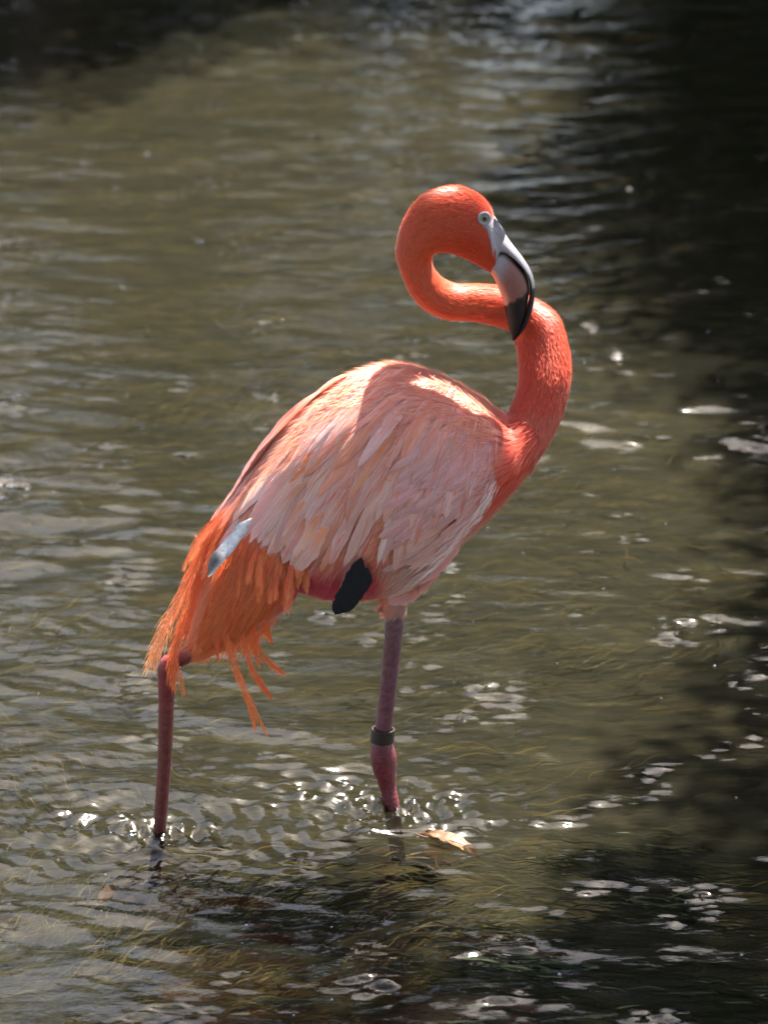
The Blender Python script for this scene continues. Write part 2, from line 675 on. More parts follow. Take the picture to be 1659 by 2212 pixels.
# the tree on the right whose shade lies over the right of the pond
right_shade = gpoly([(1080, 400), (1300, 620), (1500, 720), (1600, 1000), (1640, 1350), (1570, 1560), (1480, 1760), (1300, 1880),
                     (1340, 2000), (1200, 2075), (980, 2100), (720, 2115), (420, 2130), (120, 2140), (-60, 2200), (-60, 2330)]) + [(2.0, 4.0), (3.0, 6.0), (3.2, 11.0), (2.8, 13.0), (1.0, 12.6), (0.5, 10.8)]
cl = shade_clumps(right_shade, 560, 3.4, 5.2, 41)
build_tree('shade_tree', (5.0, 11.5, 0.3), cl, 0.25, 88000, 0.085,
           'broad leafy tree on the right bank whose crown shades the water', 'tree', None, 42, 5.0, 0.2, (-1.2, 0.6))
left_shade = gpoly([(-120, 225), (60, 170), (230, 95), (400, 35), (520, -30), (480, -160), (-400, -160), (-400, 260)])
cl = shade_clumps(left_shade, 150, 3.2, 4.6, 43)
mid = cl.mean(0)
build_tree('shade_tree', (mid[0] - 1.3, 17.0, 0.4), cl, 0.25, 15000, 0.085,
           'leafy tree on the far left bank shading the far corner of the pond', 'tree', None, 44, 4.2, 0.17, (1.0, 17.0 * -1 + float(mid[1]) + 0.3))


def bank_clumps(cx, cy, w, h, n, seed):
    rng = np.random.default_rng(seed)
    out = []
    for _ in range(n):
        z = rng.uniform(0.0, 1.0)
        r = w * (0.62 + 0.38 * math.sin(math.pi * min(1, z * 0.9 + 0.1)))
        a = rng.uniform(0, 2 * math.pi)
        q = r * math.sqrt(rng.uniform(0.1, 1))
        out.append((cx + q * math.cos(a), cy + q * math.sin(a), 0.7 + z * h))
    return np.array(out)


bank = [(-7.8, 18.8, 2.2, 6.0, 'dark leafy tree at the far left end of the back bank'),
        (-4.6, 18.4, 1.9, 5.4, 'thinly leaved bushy tree on the left of the back bank'),
        (-1.9, 18.6, 1.6, 5.6, 'thinly leaved round tree left of the middle of the back bank'),
        (0.25, 18.8, 1.2, 8.0, 'slim tree with a bare lower trunk in the middle of the back bank'),
        (2.45, 18.4, 1.7, 9.5, 'tall leafy tree just right of the middle of the back bank'),
        (5.2, 18.2, 2.2, 13.0, 'very tall dense tree on the right part of the back bank'),
        (8.6, 18.6, 2.4, 12.0, 'dense leafy tree at the far right end of the back bank')]
for i, (cx, cy, w, h, lab) in enumerate(bank):
    build_tree('bank_tree', (cx, cy, 0.9), bank_clumps(cx, cy, w, h, int((18 if cx > 2 else 13) * h), 60 + i) + np.array((0, 0, 1.2 if cx == 0.25 else 0)), 0.6 if cx > 2 else 0.40, int((2600 if cx > 2 else 1300) * h), 0.20, lab, 'tree',
               'trees along the far bank', 80 + i, 0.75 * h, 0.15)

for i, (cx, w, h, lab) in enumerate(((-8.2, 1.9, 2.9, 'dense low shrub at the far left under the back trees'), (-5.6, 1.8, 2.4, 'broad shrub between the two left back trees'),
                                      (-3.1, 1.5, 3.0, 'tall shrub left of the middle under the back trees'), (-1.0, 1.1, 2.4, 'round shrub just left of the gap in the trees'),
                                      (1.8, 1.45, 3.6, 'wide shrub right of the gap under the back trees'),
                                      (5.2, 1.8, 3.6, 'dense shrub under the tallest back tree'), (8.2, 1.9, 3.0, 'dense low shrub at the far right under the back trees'))):
    build_tree('bank_shrub', (cx, 17.9, 0.55), bank_clumps(cx, 17.9, w, h, 60, 260 + i) - np.array((0, 0, 0.35)), 0.42, 9000, 0.15, lab, 'shrub',
               'shrubs along the far bank', 280 + i, 0.6 * h, 0.05)

# unseen trees added behind the camera to cut sky fill on the bird
for i, (cx, cy, w, h, lab) in enumerate(((-4.4, -3.6, 2.4, 8.5, 'leafy tree added unseen behind the camera on the left'),
                                          (0.3, -5.0, 2.6, 10.0, 'leafy tree added unseen behind the camera in the middle'),
                                          (5.2, -3.4, 2.4, 9.0, 'leafy tree added unseen behind the camera on the right'))):
    build_tree('bank_tree', (cx, cy, 0.9), bank_clumps(cx, cy, w, h, 110, 160 + i), 0.7, 9000, 0.30, lab, 'tree',
               'unseen trees added behind the camera to cut sky light', 180 + i, 0.75 * h, 0.15)

# ------------------------------------------------------------------ the flamingo
bird = bpy.data.objects.new('flamingo', None)
COL.objects.link(bird)
bird.location = OB
tag(bird, 'orange pink flamingo wading in shallow water with its neck looped back', 'flamingo')

SINP = math.sin(PITCH)


def loft(sections, rings, seg=28):
    """closed skin through outline pairs (upper point, lower point, half depth, sideways shift), all in body pixels"""
    arr = np.array([[a[0], a[1], b[0], b[1], w, yo] for (a, b, w, yo) in sections], float)
    r = catmull(arr, rings)
    V, F, C, T = [], [], [], []
    for (ax, ay, bx, by, w, yo) in r:
        pa, pb = P(ax, ay, yo), P(bx, by, yo)
        c = (pa + pb) / 2
        h = (pa - pb) / 2
        hl = np.linalg.norm(h)
        wd = max(w, 1) * S
        vert = abs(h[2]) / hl
        h = h * math.sqrt(max(0.3, 1 - (wd * SINP / hl) ** 2 * vert))
        C.append(c)
        T.append(hl)
        for k in range(seg):
            th = 2 * math.pi * k / seg
            V.append(c + math.cos(th) * h + math.sin(th) * np.array((0, wd, 0)))
    n = len(r)
    for i in range(n - 1):
        for k in range(seg):
            F.append((i * seg + k, (i + 1) * seg + k, (i + 1) * seg + (k + 1) % seg, i * seg + (k + 1) % seg))
    F.append(tuple(range(seg)))
    F.append(tuple(range(n * seg - 1, (n - 1) * seg - 1, -1)))
    return V, F, np.array(C), np.array(T)


BODY_SEC = [
    ((440, 1172), (470, 1205), 18, 0), ((484, 1105), (560, 1225), 62, 0), ((548, 1010), (640, 1262), 112, 0),
    ((636, 897), (728, 1288), 152, 0), ((743, 812), (815, 1284), 172, 0), ((850, 783), (895, 1258), 176, 0),
    ((948, 806), (980, 1186), 162, 0), ((1030, 850), (1064, 1112), 134, 2), ((1073, 884), (1126, 1042), 104, 6),
    ((1094, 892), (1170, 984), 78, 14), ((1107, 872), (1202, 925), 63, 24), ((1119, 835), (1222, 870), 56, 38),
    ((1122, 790), (1232, 800), 53, 58), ((1116, 748), (1222, 732), 50, 82), ((1108, 728), (1200, 678), 48, 98),
    ((1098, 714), (1150, 643), 46, 106), ((1072, 703), (1085, 620), 45, 106), ((1020, 692), (1030, 615), 44, 100),
    ((960, 686), (985, 613), 43, 88), ((917, 665), (955, 600), 43, 76), ((888, 633), (938, 580), 43, 64),
    ((869, 590), (933, 562), 42, 54), ((859, 548), (935, 549), 42, 46), ((862, 515), (941, 546), 42, 40),
    ((873, 478), (953, 543), 42, 35), ((896, 440), (973, 545), 43, 32), ((932, 413), (1000, 555), 46, 30),
    ((985, 402), (1030, 571), 49, 30), ((1029, 416), (1051, 583), 48, 30), ((1058, 443), (1064, 590), 43, 30),
    ((1071, 478), (1070, 590), 35, 30)]
NECK_FROM = 9
THIGH_NEAR = [((540, 1110), (690, 1190), 60, -55), ((480, 1190), (650, 1270), 66, -60), ((445, 1260), (590, 1330), 58, -62),
              ((425, 1325), (530, 1372), 44, -64), ((412, 1375), (480, 1398), 26, -66), ((412, 1398), (446, 1412), 17, -67)]
THIGH_FAR = [((790, 1200), (930, 1215), 56, 45), ((812, 1255), (905, 1255), 40, 46), ((830, 1290), (882, 1290), 24, 48),
             ((833, 1312), (876, 1312), 19, 49)]

v1, f1, NC, NT_ = loft(BODY_SEC, 150, 32)
v2, f2, _, _ = loft(THIGH_NEAR, 26, 24)
v3, f3, _, _ = loft(THIGH_FAR, 18, 20)
V, F = join([(v1, f1), (v2, f2), (v3, f3)])
raw = mesh_obj('body', V, F, M_BODY)
bm = bmesh.new()
bm.from_mesh(raw.data)
bmesh.ops.recalc_face_normals(bm, faces=bm.faces)
bm.to_mesh(raw.data)
bm.free()
rm = raw.modifiers.new('remesh', 'REMESH')
rm.mode = 'VOXEL'
rm.voxel_size = 0.0032
sm = raw.modifiers.new('smooth', 'SMOOTH')
sm.iterations = 3
dg = bpy.context.evaluated_depsgraph_get()
me = bpy.data.meshes.new_from_object(raw.evaluated_get(dg))
bpy.data.objects.remove(raw)
nv = len(me.vertices)
BV = np.zeros(nv * 3, np.float32)
me.vertices.foreach_get('co', BV)
BV = BV.reshape(-1, 3).astype(float)
BN = np.zeros(nv * 3, np.float32)
me.vertices.foreach_get('normal', BN)
BN = BN.reshape(-1, 3).astype(float)
BF = [tuple(p.vertices) for p in me.polygons]
bpy.data.meshes.remove(me)


def sstep(a, b, x):
    t = np.clip((x - a) / (b - a), 0, 1)
    return t * t * (3 - 2 * t)


def mixc(a, b, t):
    t = np.asarray(t)[..., None]
    return np.asarray(a) * (1 - t) + np.asarray(b) * t


ring_at = np.linspace(0, len(BODY_SEC) - 1, 150)


def near_ring(pts):
    out = np.zeros(len(pts), int)
    for s in range(0, len(pts), 4000):
        d = ((pts[s:s + 4000, None, :] - NC[None]) ** 2).sum(-1) / (NT_[None] ** 2 + 0.02 ** 2)
        out[s:s + 4000] = d.argmin(1)
    return out


def pigment(pts):
    """feather colour over the bird's body, from where on the body it is"""
    px, py = proj(pts)
    ri = ring_at[near_ring(pts)]
    neck = np.array((0.66, 0.055, 0.013))
    neck_hi = np.array((0.72, 0.105, 0.027))
    c = mixc((0.74, 0.30, 0.22), neck, sstep(7.0, 9.0, ri))
    c = mixc(c, neck_hi, sstep(15, 18, ri) * (1 - sstep(25, 28, ri)) * 0.7)
    c = mixc(c, (0.66, 0.075, 0.022), sstep(27, 29.5, ri))
    # breast below the neck is deep red
    br = np.maximum(sstep(960, 1050, py) * sstep(1000, 1060, px), sstep(1060, 1100, px) * sstep(870, 900, py)) * (ri < 12)
    c = mixc(c, (0.62, 0.085, 0.045), br)
    # belly is magenta pink, thigh orange
    be = sstep(1195, 1245, py) * sstep(560, 640, px) * (1 - sstep(825, 850, px))
    c = mixc(c, (0.62, 0.36, 0.35), sstep(1180, 1220, py) * sstep(840, 870, px))
    c = mixc(c, (0.62, 0.05, 0.12), be)
    th = sstep(1150, 1240, py) * (1 - sstep(560, 640, px))
    c = mixc(c, (0.78, 0.20, 0.07), th)
    return c


body = mesh_obj('body', BV, BF, M_BODY, bird, OB, cols=pigment(BV))
BVH = BVHTree.FromPolygons([Vector(v) for v in BV], BF)

# --- front surface of the body as y(x, z), so that feathers can lie on it
GX0, GX1, GZ0, GZ1, GD = -0.42, 0.34, 0.02, 0.80, 0.004
gx = np.arange(GX0, GX1, GD)
gz = np.arange(GZ0, GZ1, GD)
YF = np.full((len(gz), len(gx)), np.nan)
for j, z in enumerate(gz):
    for i, x in enumerate(gx):
        h = BVH.ray_cast(Vector((x, 4.0, z)), Vector((0, 1, 0)))
        if h[0] is not None:
            YF[j, i] = h[0][1]
hole = np.isnan(YF)
YF[hole] = YB + 0.015
for _ in range(5):
    p = np.pad(YF, 1, mode='edge')
    YF = (p[:-2, 1:-1] + p[2:, 1:-1] + p[1:-1, :-2] + p[1:-1, 2:] + 2 * YF) / 6


def ysurf(x, z):
    fx = np.clip((np.asarray(x) - GX0) / GD, 0, len(gx) - 1.001)
    fz = np.clip((np.asarray(z) - GZ0) / GD, 0, len(gz) - 1.001)
    i, j = fx.astype(int), fz.astype(int)
    a, b = fx - i, fz - j
    return (YF[j, i] * (1 - a) * (1 - b) + YF[j, i + 1] * a * (1 - b) + YF[j + 1, i] * (1 - a) * b + YF[j + 1, i + 1] * a * b)


def px2xz(px, py, guess=-60, lim=99.0):
    p = P(px, py, guess)
    for _ in range(4):
        y = min(lim, float(ysurf(p[0], p[2])))
        p = P(px, py, (y - YB) / S)
    return np.array((p[0], p[2]))


def feather_mesh(path, width, lift0, lift1, c_base, c_tip, c_edge, rng, nseg=22, tip_round=0.75, camber=0.25, ragged=1.0, twist=0.0, ymax=None, fade=(0.15, 0.7), ylim=None):
    """path (n, 2) in x, z; returns verts, faces, colours, uvs of one vane lying on the body"""
    pth = catmull(path, nseg + 1)
    T = np.gradient(pth, axis=0)
    T /= np.linalg.norm(T, axis=1)[:, None] + 1e-9
    N = np.stack([-T[:, 1], T[:, 0]], 1)
    t = np.linspace(0, 1, nseg + 1)
    prof = np.minimum(1, (t / 0.22)) ** 0.6 * np.clip(1 - ((t - tip_round) / (1 - tip_round)).clip(0) ** 2.2, 0, 1) ** 0.5
    prof = prof * (0.85 + 0.15 * np.sin(t * 3))
    vs = np.array((-1, -0.55, 0, 0.55, 1.0))
    V, C, U = [], [], []
    ph = rng.uniform(0, 6, 4)
    if ylim is None:
        ylim = 99.0 if ymax is None else float(ysurf(pth[0, 0], pth[0, 1])) + ymax
    for i in range(nseg + 1):
        rag = 1 + ragged * np.array([0.10 * math.sin(23 * t[i] + ph[0]) + 0.09 * rng.normal(), 0.03 * rng.normal(), 0, 0.03 * rng.normal(),
                                     0.10 * math.sin(27 * t[i] + ph[1]) + 0.09 * rng.normal()])
        q = pth[i] + N[i] * (width * prof[i] * vs * rag)[:, None]
        # barbs sweep forward, so the rim lags the shaft towards the tip
        q = q + T[i] * (np.abs(vs) * width * 0.35 * (0.5 - t[i]))[:, None]
        y = np.minimum(ysurf(q[:, 0], q[:, 1]), ylim) - lift0 - lift1 * t[i] ** 1.2 - camber * width * prof[i] * (1 - vs ** 2) - twist * width * vs * t[i]
        V.append(np.stack([q[:, 0], y, q[:, 1]], 1))
        c = mixc(np.tile(c_base, (5, 1)), c_tip, np.full(5, sstep(*fade, t[i])))
        c = mixc(c, c_edge, np.abs(vs) ** 2 * 0.55)
        C.append(c)
        U.append(np.stack([np.full(5, t[i]), (vs + 1) / 2], 1))
    V, C, U = np.concatenate(V), np.concatenate(C), np.concatenate(U)
    F = []
    for i in range(nseg):
        for k in range(4):
            F.append((i * 5 + k, i * 5 + k + 1, (i + 1) * 5 + k + 1, (i + 1) * 5 + k))
    return V, np.array(F), C, U


PALE = np.array((0.75, 0.44, 0.40))
LAV = np.array((0.80, 0.60, 0.61))
ORANGE = np.array((0.79, 0.225, 0.075))
SALMON = np.array((0.76, 0.26, 0.16))
MAUVE = np.array((0.62, 0.29, 0.28))
feather_data = []                      # for the far side


def add_feather(path_px, width_px, cb, ct, ce, rng, lift0=0.001, lift1=0.007, name='feather', mat=None, yo=None, **kw):
    if yo is not None:
        pth = np.array([P(q[0], q[1], yo)[[0, 2]] for q in path_px])
        kw['ylim'] = YB + yo * S
    else:
        b_ = px2xz(*path_px[0])
        lim = 99.0 if kw.get('ymax') is None else float(ysurf(*b_)) + kw['ymax']
        pth = np.array([px2xz(*q, lim=lim) for q in path_px])
    V, F, C, U = feather_mesh(pth, width_px * S, lift0, lift1, cb, ct, ce, rng, **kw)
    feather_data.append((V, F, C, U))
    return mesh_obj(name, V, F, mat or M_FEATHER, bird, V[2], cols=C, uvs=U)


back_y = [700, 770, 780, 800, 840, 885, 940, 1000, 1060, 1095, 1130, 1200, 1280, 1400]
back_x = [850, 850, 800, 740, 680, 630, 580, 540, 505, 478, 455, 424, 384, 330]


def inside_back(pts, m=5):
    return [(max(x, float(np.interp(y, back_y, back_x)) + m), y) for x, y in pts]


def flow(px, py):
    r = np.array((px - 1040, py - 775.0))
    d = math.hypot(*r)
    r = r / max(d, 1)
    v = r * 0.6 + np.array((-0.15, 0.5)) * min(1.0, d / 130 + 0.35)
    return v / np.hypot(*v)


def flow_path(px, py, L, rng, n=12, bend=0.0):
    pts = [(px, py)]
    ang = rng.normal(0, 0.07)
    for k in range(n):
        v = flow(*pts[-1])
        a = ang + bend * k / n
        v = (v[0] * math.cos(a) - v[1] * math.sin(a), v[0] * math.sin(a) + v[1] * math.cos(a))
        pts.append((pts[-1][0] + v[0] * L / n, pts[-1][1] + v[1] * L / n))
    return pts


frng = np.random.default_rng(5)


def jit(c, rng, s=0.08):
    return np.clip(np.asarray(c) * (1 + rng.normal(0, s)) * (1 + rng.normal(0, s * 0.4, 3)), 0.01, 0.9)


# G2: feathers of the folded wing's lower fore edge, sweeping down to the left
rim = catmull([(1070, 950), (1080, 1010), (1062, 1070), (1020, 1130), (972, 1190), (930, 1238), (892, 1268)], 60)
for row in range(6):
    for k in range(13):
        f = k / 12
        q = rim[int(f * 59)] + frng.normal(0, 4, 2)
        b0 = q + np.array((-0.85, -0.35)) * row * 27
        L = (150 + 50 * f) * frng.uniform(0.85, 1.2)
        a = math.radians(122 + 22 * f + frng.normal(0, 3))
        d0 = np.array((math.cos(a), math.sin(a)))
        a2 = a + 0.40
        d1 = np.array((math.cos(a2), math.sin(a2)))
        pts = [b0, b0 + d0 * L * 0.3, b0 + d0 * L * 0.55 + d1 * L * 0.08, b0 + d0 * L * 0.6 + d1 * L * 0.40]
        lim = 1296 - max(0, 880 - pts[-1][0]) * 0.28
        if pts[-1][1] > lim:
            k_ = max(0.45, (lim - b0[1]) / max(1, pts[-1][1] - b0[1]))
            pts = [b0 + (p_ - b0) * k_ for p_ in pts]
        if pts[-1][0] < 815:
            continue
        cb = jit(mixc(MAUVE, SALMON, frng.uniform(0, 0.7)), frng)
        ct = jit(mixc(MAUVE, PALE, frng.uniform(0, 0.6)), frng)
        add_feather(pts, frng.uniform(13, 18), cb, ct, jit(mixc(MAUVE, LAV, 0.7), frng), frng, 0.0005 + 0.0004 * row, 0.007, ragged=0.8, tip_round=0.3, camber=0.16, ymax=0.03)

# G1: scapulars and wing coverts, laid in shingles along the flow from the shoulder
wing_poly = [(1062, 885), (1078, 930), (1080, 985), (1040, 1050), (985, 1085), (930, 1120), (880, 1150), (800, 1165), (700, 1160), (610, 1130),
             (545, 1080), (500, 1050), (560, 960), (640, 880), (740, 808), (850, 780), (950, 803), (1020, 845)]
wing_fore_y, wing_fore_x = [775, 930, 975, 1075, 1150, 1240], [1100, 1085, 1082, 1008, 930, 842]
cands = []
gy = 775
while gy < 1180:
    gxp = 480 + frng.uniform(0, 30)
    while gxp < 1090:
        q = (gxp + frng.normal(0, 7), gy + frng.normal(0, 7))
        if in_poly(q, wing_poly):
            cands.append(q)
        gxp += 34
    gy += 43
cands.sort(key=lambda q: -math.hypot(q[0] - 1040, q[1] - 775))
for q in cands:
    d = math.hypot(q[0] - 1040, q[1] - 775)
    L = (135 + 0.58 * min(d, 400)) * frng.uniform(0.75, 1.25)
    edge = (1075 - q[0]) < 60
    pts = flow_path(q[0], q[1], L, frng)
    while len(pts) > 4 and (pts[-1][1] > 1240 or pts[-1][0] > np.interp(pts[-1][1], wing_fore_y, wing_fore_x)):
        pts.pop()
    if len(pts) < 6:
        continue
    if len(pts) < 9:
        continue
    pts = inside_back(pts, 17)
    r = frng.uniform()
    topback = float(sstep(250, 90, d)) if d < 250 else 0.0
    if r < 0.36:
        cb, ct = ORANGE * (0.85, 0.7, 0.7), mixc(ORANGE, PALE, frng.uniform(0.0, 0.5))
    elif r < 0.85:
        cb, ct = mixc(ORANGE, PALE, frng.uniform(0.2, 0.8)), PALE
    else:
        cb, ct = PALE, LAV
    cb = mixc(cb, SALMON, topback)
    ct = mixc(ct, SALMON, topback * 0.85)
    w = frng.uniform(11, 18) if d > 160 else frng.uniform(7, 12)
    add_feather(pts, w, jit(cb, frng), jit(ct, frng), jit(mixc(ct, LAV, 0.6), frng), frng, 0.0012, 0.0070, tip_round=frng.uniform(0.15, 0.6), ragged=0.5, camber=0.17, ymax=0.035)

# long tertials along the back, over the tail
for k in range(24):
    f = k / 23
    b0 = np.array((640, 930)) * (1 - f) + np.array((700, 1130)) * f + frng.normal(0, 6, 2)
    e = np.array((478, 1098)) * (1 - f) + np.array((640, 1235)) * f + frng.normal(0, 9, 2)
    m = (b0 + e) / 2 + np.array((-12, -14)) * (1 - f)
    add_feather(inside_back([b0, (b0 + m) / 2 + (-4, -4), m, (m + e) / 2 + (-2, 0), e], 13), frng.uniform(10, 16), jit(mixc(ORANGE, PALE, frng.uniform(0, 0.8)), frng, 0.12), jit(mixc(PALE, ORANGE, frng.uniform(0, 0.4)), frng, 0.12),
                jit(LAV, frng), frng, 0.003 + 0.004 * frng.uniform(), 0.007, tip_round=frng.uniform(0.15, 0.6), ragged=0.7, camber=0.13)

# broad soft feathers over the thigh and tail
for k in range(66):
    f = frng.uniform()
    b0 = np.array((486, 1110)) * (1 - f) + np.array((650, 1215)) * f + frng.normal(0, 14, 2)
    L = frng.uniform(140, 260) * (1 - 0.62 * f)
    a = math.radians(120 - 24 * f + frng.normal(0, 5))
    d = np.array((math.cos(a), math.sin(a)))
    q1 = b0 + d * L * 0.5
    q2 = q1 + (d * 0.9 + np.array((0.0, 0.2))) * L * 0.5
    low = float(np.interp(q2[0], [440, 520, 560, 600, 650], [1425, 1405, 1385, 1312, 1272])) + frng.normal(0, 6)
    if q2[1] > low:
        k_ = max(0.3, (low - b0[1]) / (q2[1] - b0[1]))
        q1, q2 = b0 + (q1 - b0) * k_, b0 + (q2 - b0) * k_
    c0 = mixc((0.70, 0.12, 0.05), (0.78, 0.21, 0.07), frng.uniform())
    add_feather(inside_back([b0, (b0 + q1) / 2, q1, (q1 + q2) / 2, q2]), frng.uniform(6, 10), jit(c0, frng), jit(mixc(c0, (0.80, 0.26, 0.10), 0.5), frng), jit(c0, frng), frng,
                0.003, 0.008, tip_round=0.05, ragged=1.5, camber=0.12, ymax=0.012)

# dark flight feathers: one by the tail with its glare painted pale and the black tip under the belly
BLK = np.array((0.012, 0.012, 0.014))
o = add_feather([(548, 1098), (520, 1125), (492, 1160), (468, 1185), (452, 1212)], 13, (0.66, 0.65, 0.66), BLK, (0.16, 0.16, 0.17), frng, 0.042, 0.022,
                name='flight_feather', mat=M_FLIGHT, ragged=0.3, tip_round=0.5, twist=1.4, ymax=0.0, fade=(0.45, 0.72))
tag(o, 'dark flight feather beside the tail, silvery glare painted in its colour, black tip')
for (pts, w) in (([(782, 1200), (772, 1232), (755, 1268), (738, 1298), (722, 1326)], 19), ([(796, 1222), (786, 1246), (770, 1276), (754, 1300), (740, 1322)], 15),
                 ([(802, 1236), (793, 1252), (780, 1272), (766, 1292), (756, 1308)], 12)):
    o = add_feather(pts, w, BLK, BLK, BLK, frng, 0.002, 0.004, name='flight_feather', mat=M_BLACK, ragged=0.6, tip_round=0.72, camber=0.12, yo=-165)
    tag(o, 'black flight feather tip hanging under the belly')
feather_data = feather_data[:-4]

# the same plumage on the bird's other side, one mass (out of sight from the front)
Vs, Fs, Cs, Us, off = [], [], [], [], 0
for (V, F, C, U) in feather_data:
    V = V.copy()
    V[:, 1] = 2 * YB - V[:, 1]
    Vs.append(V); Cs.append(C); Us.append(U); Fs.append(F[:, ::-1] + off)
    off += len(V)
o = mesh_obj('far_side_plumage', np.concatenate(Vs), np.concatenate(Fs), M_FEATHER, bird, OB, cols=np.concatenate(Cs), uvs=np.concatenate(Us))
o['kind'] = 'stuff'


# --- hair-like plumes of the tail and thigh
def plume(path_px, width_px, cb, ct, rng, lift=0.006, nb=60, yo=None, angle=0.3, shaft=0.8):
    pp = catmull(path_px, 40)
    pts = []
    for k, (a, b) in enumerate(pp):
        if yo is None:
            x, z = px2xz(a, b)
            pts.append((x, float(ysurf(x, z)) - lift - 0.006 * k / 39, z))
        else:
            f = k / 39
            pts.append(P(a, b, yo[0] * (1 - f) + yo[1] * f))
    pts = np.array(pts)
    T = np.gradient(pts, axis=0)
    T /= np.linalg.norm(T, axis=1)[:, None]
    tv, tf = tube(pts, np.linspace(shaft, 0.35, 40) * S, 4, False)
    V, C = list(tv), []
    for i in range(40):
        C += [mixc(cb, ct, i / 39)] * 4
    F = list(tf)
    view = np.array((0, -1.0, 0.2))
    for k in range(nb):
        for sgn in (-1, 1):
            t = 0.06 + 0.94 * (k + rng.uniform(0, 1)) / nb
            i = min(39, int(t * 39))
            N = np.cross(T[i], view)
            N /= np.linalg.norm(N)
            L = 2.1 * width_px * S * rng.uniform(0.6, 1.3) * (1.0 if t < 0.7 else 1.0 - 2.4 * (t - 0.7)) * min(1, t / 0.15 + 0.3)
            a = angle * rng.uniform(0.6, 1.4)
            d0 = T[i] * math.cos(a) + sgn * N * math.sin(a)
            d1 = T[i] * math.cos(a * 0.35) + sgn * N * math.sin(a * 0.35) + view * rng.normal(0, 0.15) + np.array((0, 0, -0.12))
            p0, p1 = pts[i], pts[i] + d0 * L * 0.5
            p2 = p1 + d1 * L * 0.5
            wv = np.cross(d0, view)
            wv = wv / np.linalg.norm(wv) * S * rng.uniform(0.4, 0.8)
            b = len(V)
            V += [p0 - wv, p0 + wv, p1 - wv * 0.8, p1 + wv * 0.8, p2]
            F += [(b, b + 1, b + 3, b + 2), (b + 2, b + 3, b + 4)]
            c = mixc(cb, ct, t) * rng.uniform(0.85, 1.15)
            C += [c] * 5
    return mesh_obj('plume', np.array(V), F, M_FUZZ, bird, pts[0], cols=np.clip(np.array(C), 0, 0.9))


TO, TY, TR = np.array((0.80, 0.20, 0.05)), np.array((0.85, 0.42, 0.19)), np.array((0.72, 0.10, 0.03))
prng = np.random.default_rng(9)
named = [([(484, 1104), (440, 1175), (400, 1265), (352, 1360), (314, 1450)], 30, TR, TY, (-30, -110)),
         ([(480, 1112), (432, 1200), (385, 1300), (345, 1390), (330, 1442)], 28, TR, TY, (-40, -115)),
         ([(492, 1120), (446, 1220), (402, 1320), (378, 1410), (398, 1502)], 24, TR, TO, (-55, -120)),
         ([(486, 1135), (440, 1240), (396, 1345), (372, 1430), (374, 1490)], 24, TR, TO, (-50, -118)),
         ([(520, 1200), (488, 1300), (498, 1420), (540, 1515), (578, 1590)], 16, TO, TO, (-125, -112)),
         ([(516, 1210), (490, 1330), (512, 1440), (538, 1520), (552, 1580)], 14, TO, TO, (-122, -100)),
         ([(548, 1210), (520, 1330), (536, 1420), (560, 1470), (586, 1508)], 16, TO, TR, (-125, -100)),
         ([(572, 1220), (545, 1320), (556, 1395), (585, 1432), (614, 1456)], 16, TR, TO, (-122, -90)),
         ([(600, 1225), (572, 1300), (574, 1350), (586, 1386)], 14, TR, TO, (-115, -95)),
         ([(590, 1215), (552, 1300), (545, 1380), (560, 1440)], 15, TO, TO, (-118, -95)),
         ([(500, 1160), (462, 1270), (466, 1360), (470, 1420)], 15, TO, TR, (-110, -125)),
         ([(520, 1180), (486, 1290), (488, 1370), (500, 1425)], 14, TR, TO, (-120, -128))]
for (pts, w, cb, ct, yo) in named:
    plume(pts, w, cb, ct, prng, nb=80, yo=yo)
for k in range(16):
    f = prng.uniform()
    b0 = np.array((476, 1108)) * (1 - f) + np.array((640, 1235)) * f + prng.normal(0, 9, 2)
    L = prng.uniform(110, 210) * (1 - 0.6 * f)
    a = math.radians(122 - 28 * f + prng.normal(0, 6))
    d = np.array((math.cos(a), math.sin(a)))
    b1 = b0 + d * L * 0.5
    b2 = b1 + (d * 0.85 + np.array((0.06, 0.3))) * L * 0.5
    y0 = -30 - 95 * min(1, f * 2.2)
    plume([b0, (b0 + b1) / 2, b1, (b1 + b2) / 2, b2], prng.uniform(11, 18), mixc(TR, TO, prng.uniform(0.1, 0.9)), mixc(TO, TY, prng.uniform(0, 0.35)), prng,
          nb=46, yo=(y0, min(-112, y0 - 40)))


# --- loose barbs lying along the wing: the silky streaks between the vanes
def pv(px, py, yo):
    d = FWD[None] + np.array((1.0, 0, 0))[None] * ((px - 829.5) * KPX)[:, None] + UP[None] * ((1105.5 - py) * KPX)[:, None]
    return CAMP[None] + d * ((YB + yo * S) / d[:, 1])[:, None]


def on_flank(px, py, lift):
    p = pv(px, py, np.full(len(px), -60.0))
    for _ in range(4):
        y = ysurf(p[:, 0], p[:, 2])
        p = pv(px, py, (y - YB) / S)
    p[:, 1] -= lift
    return p


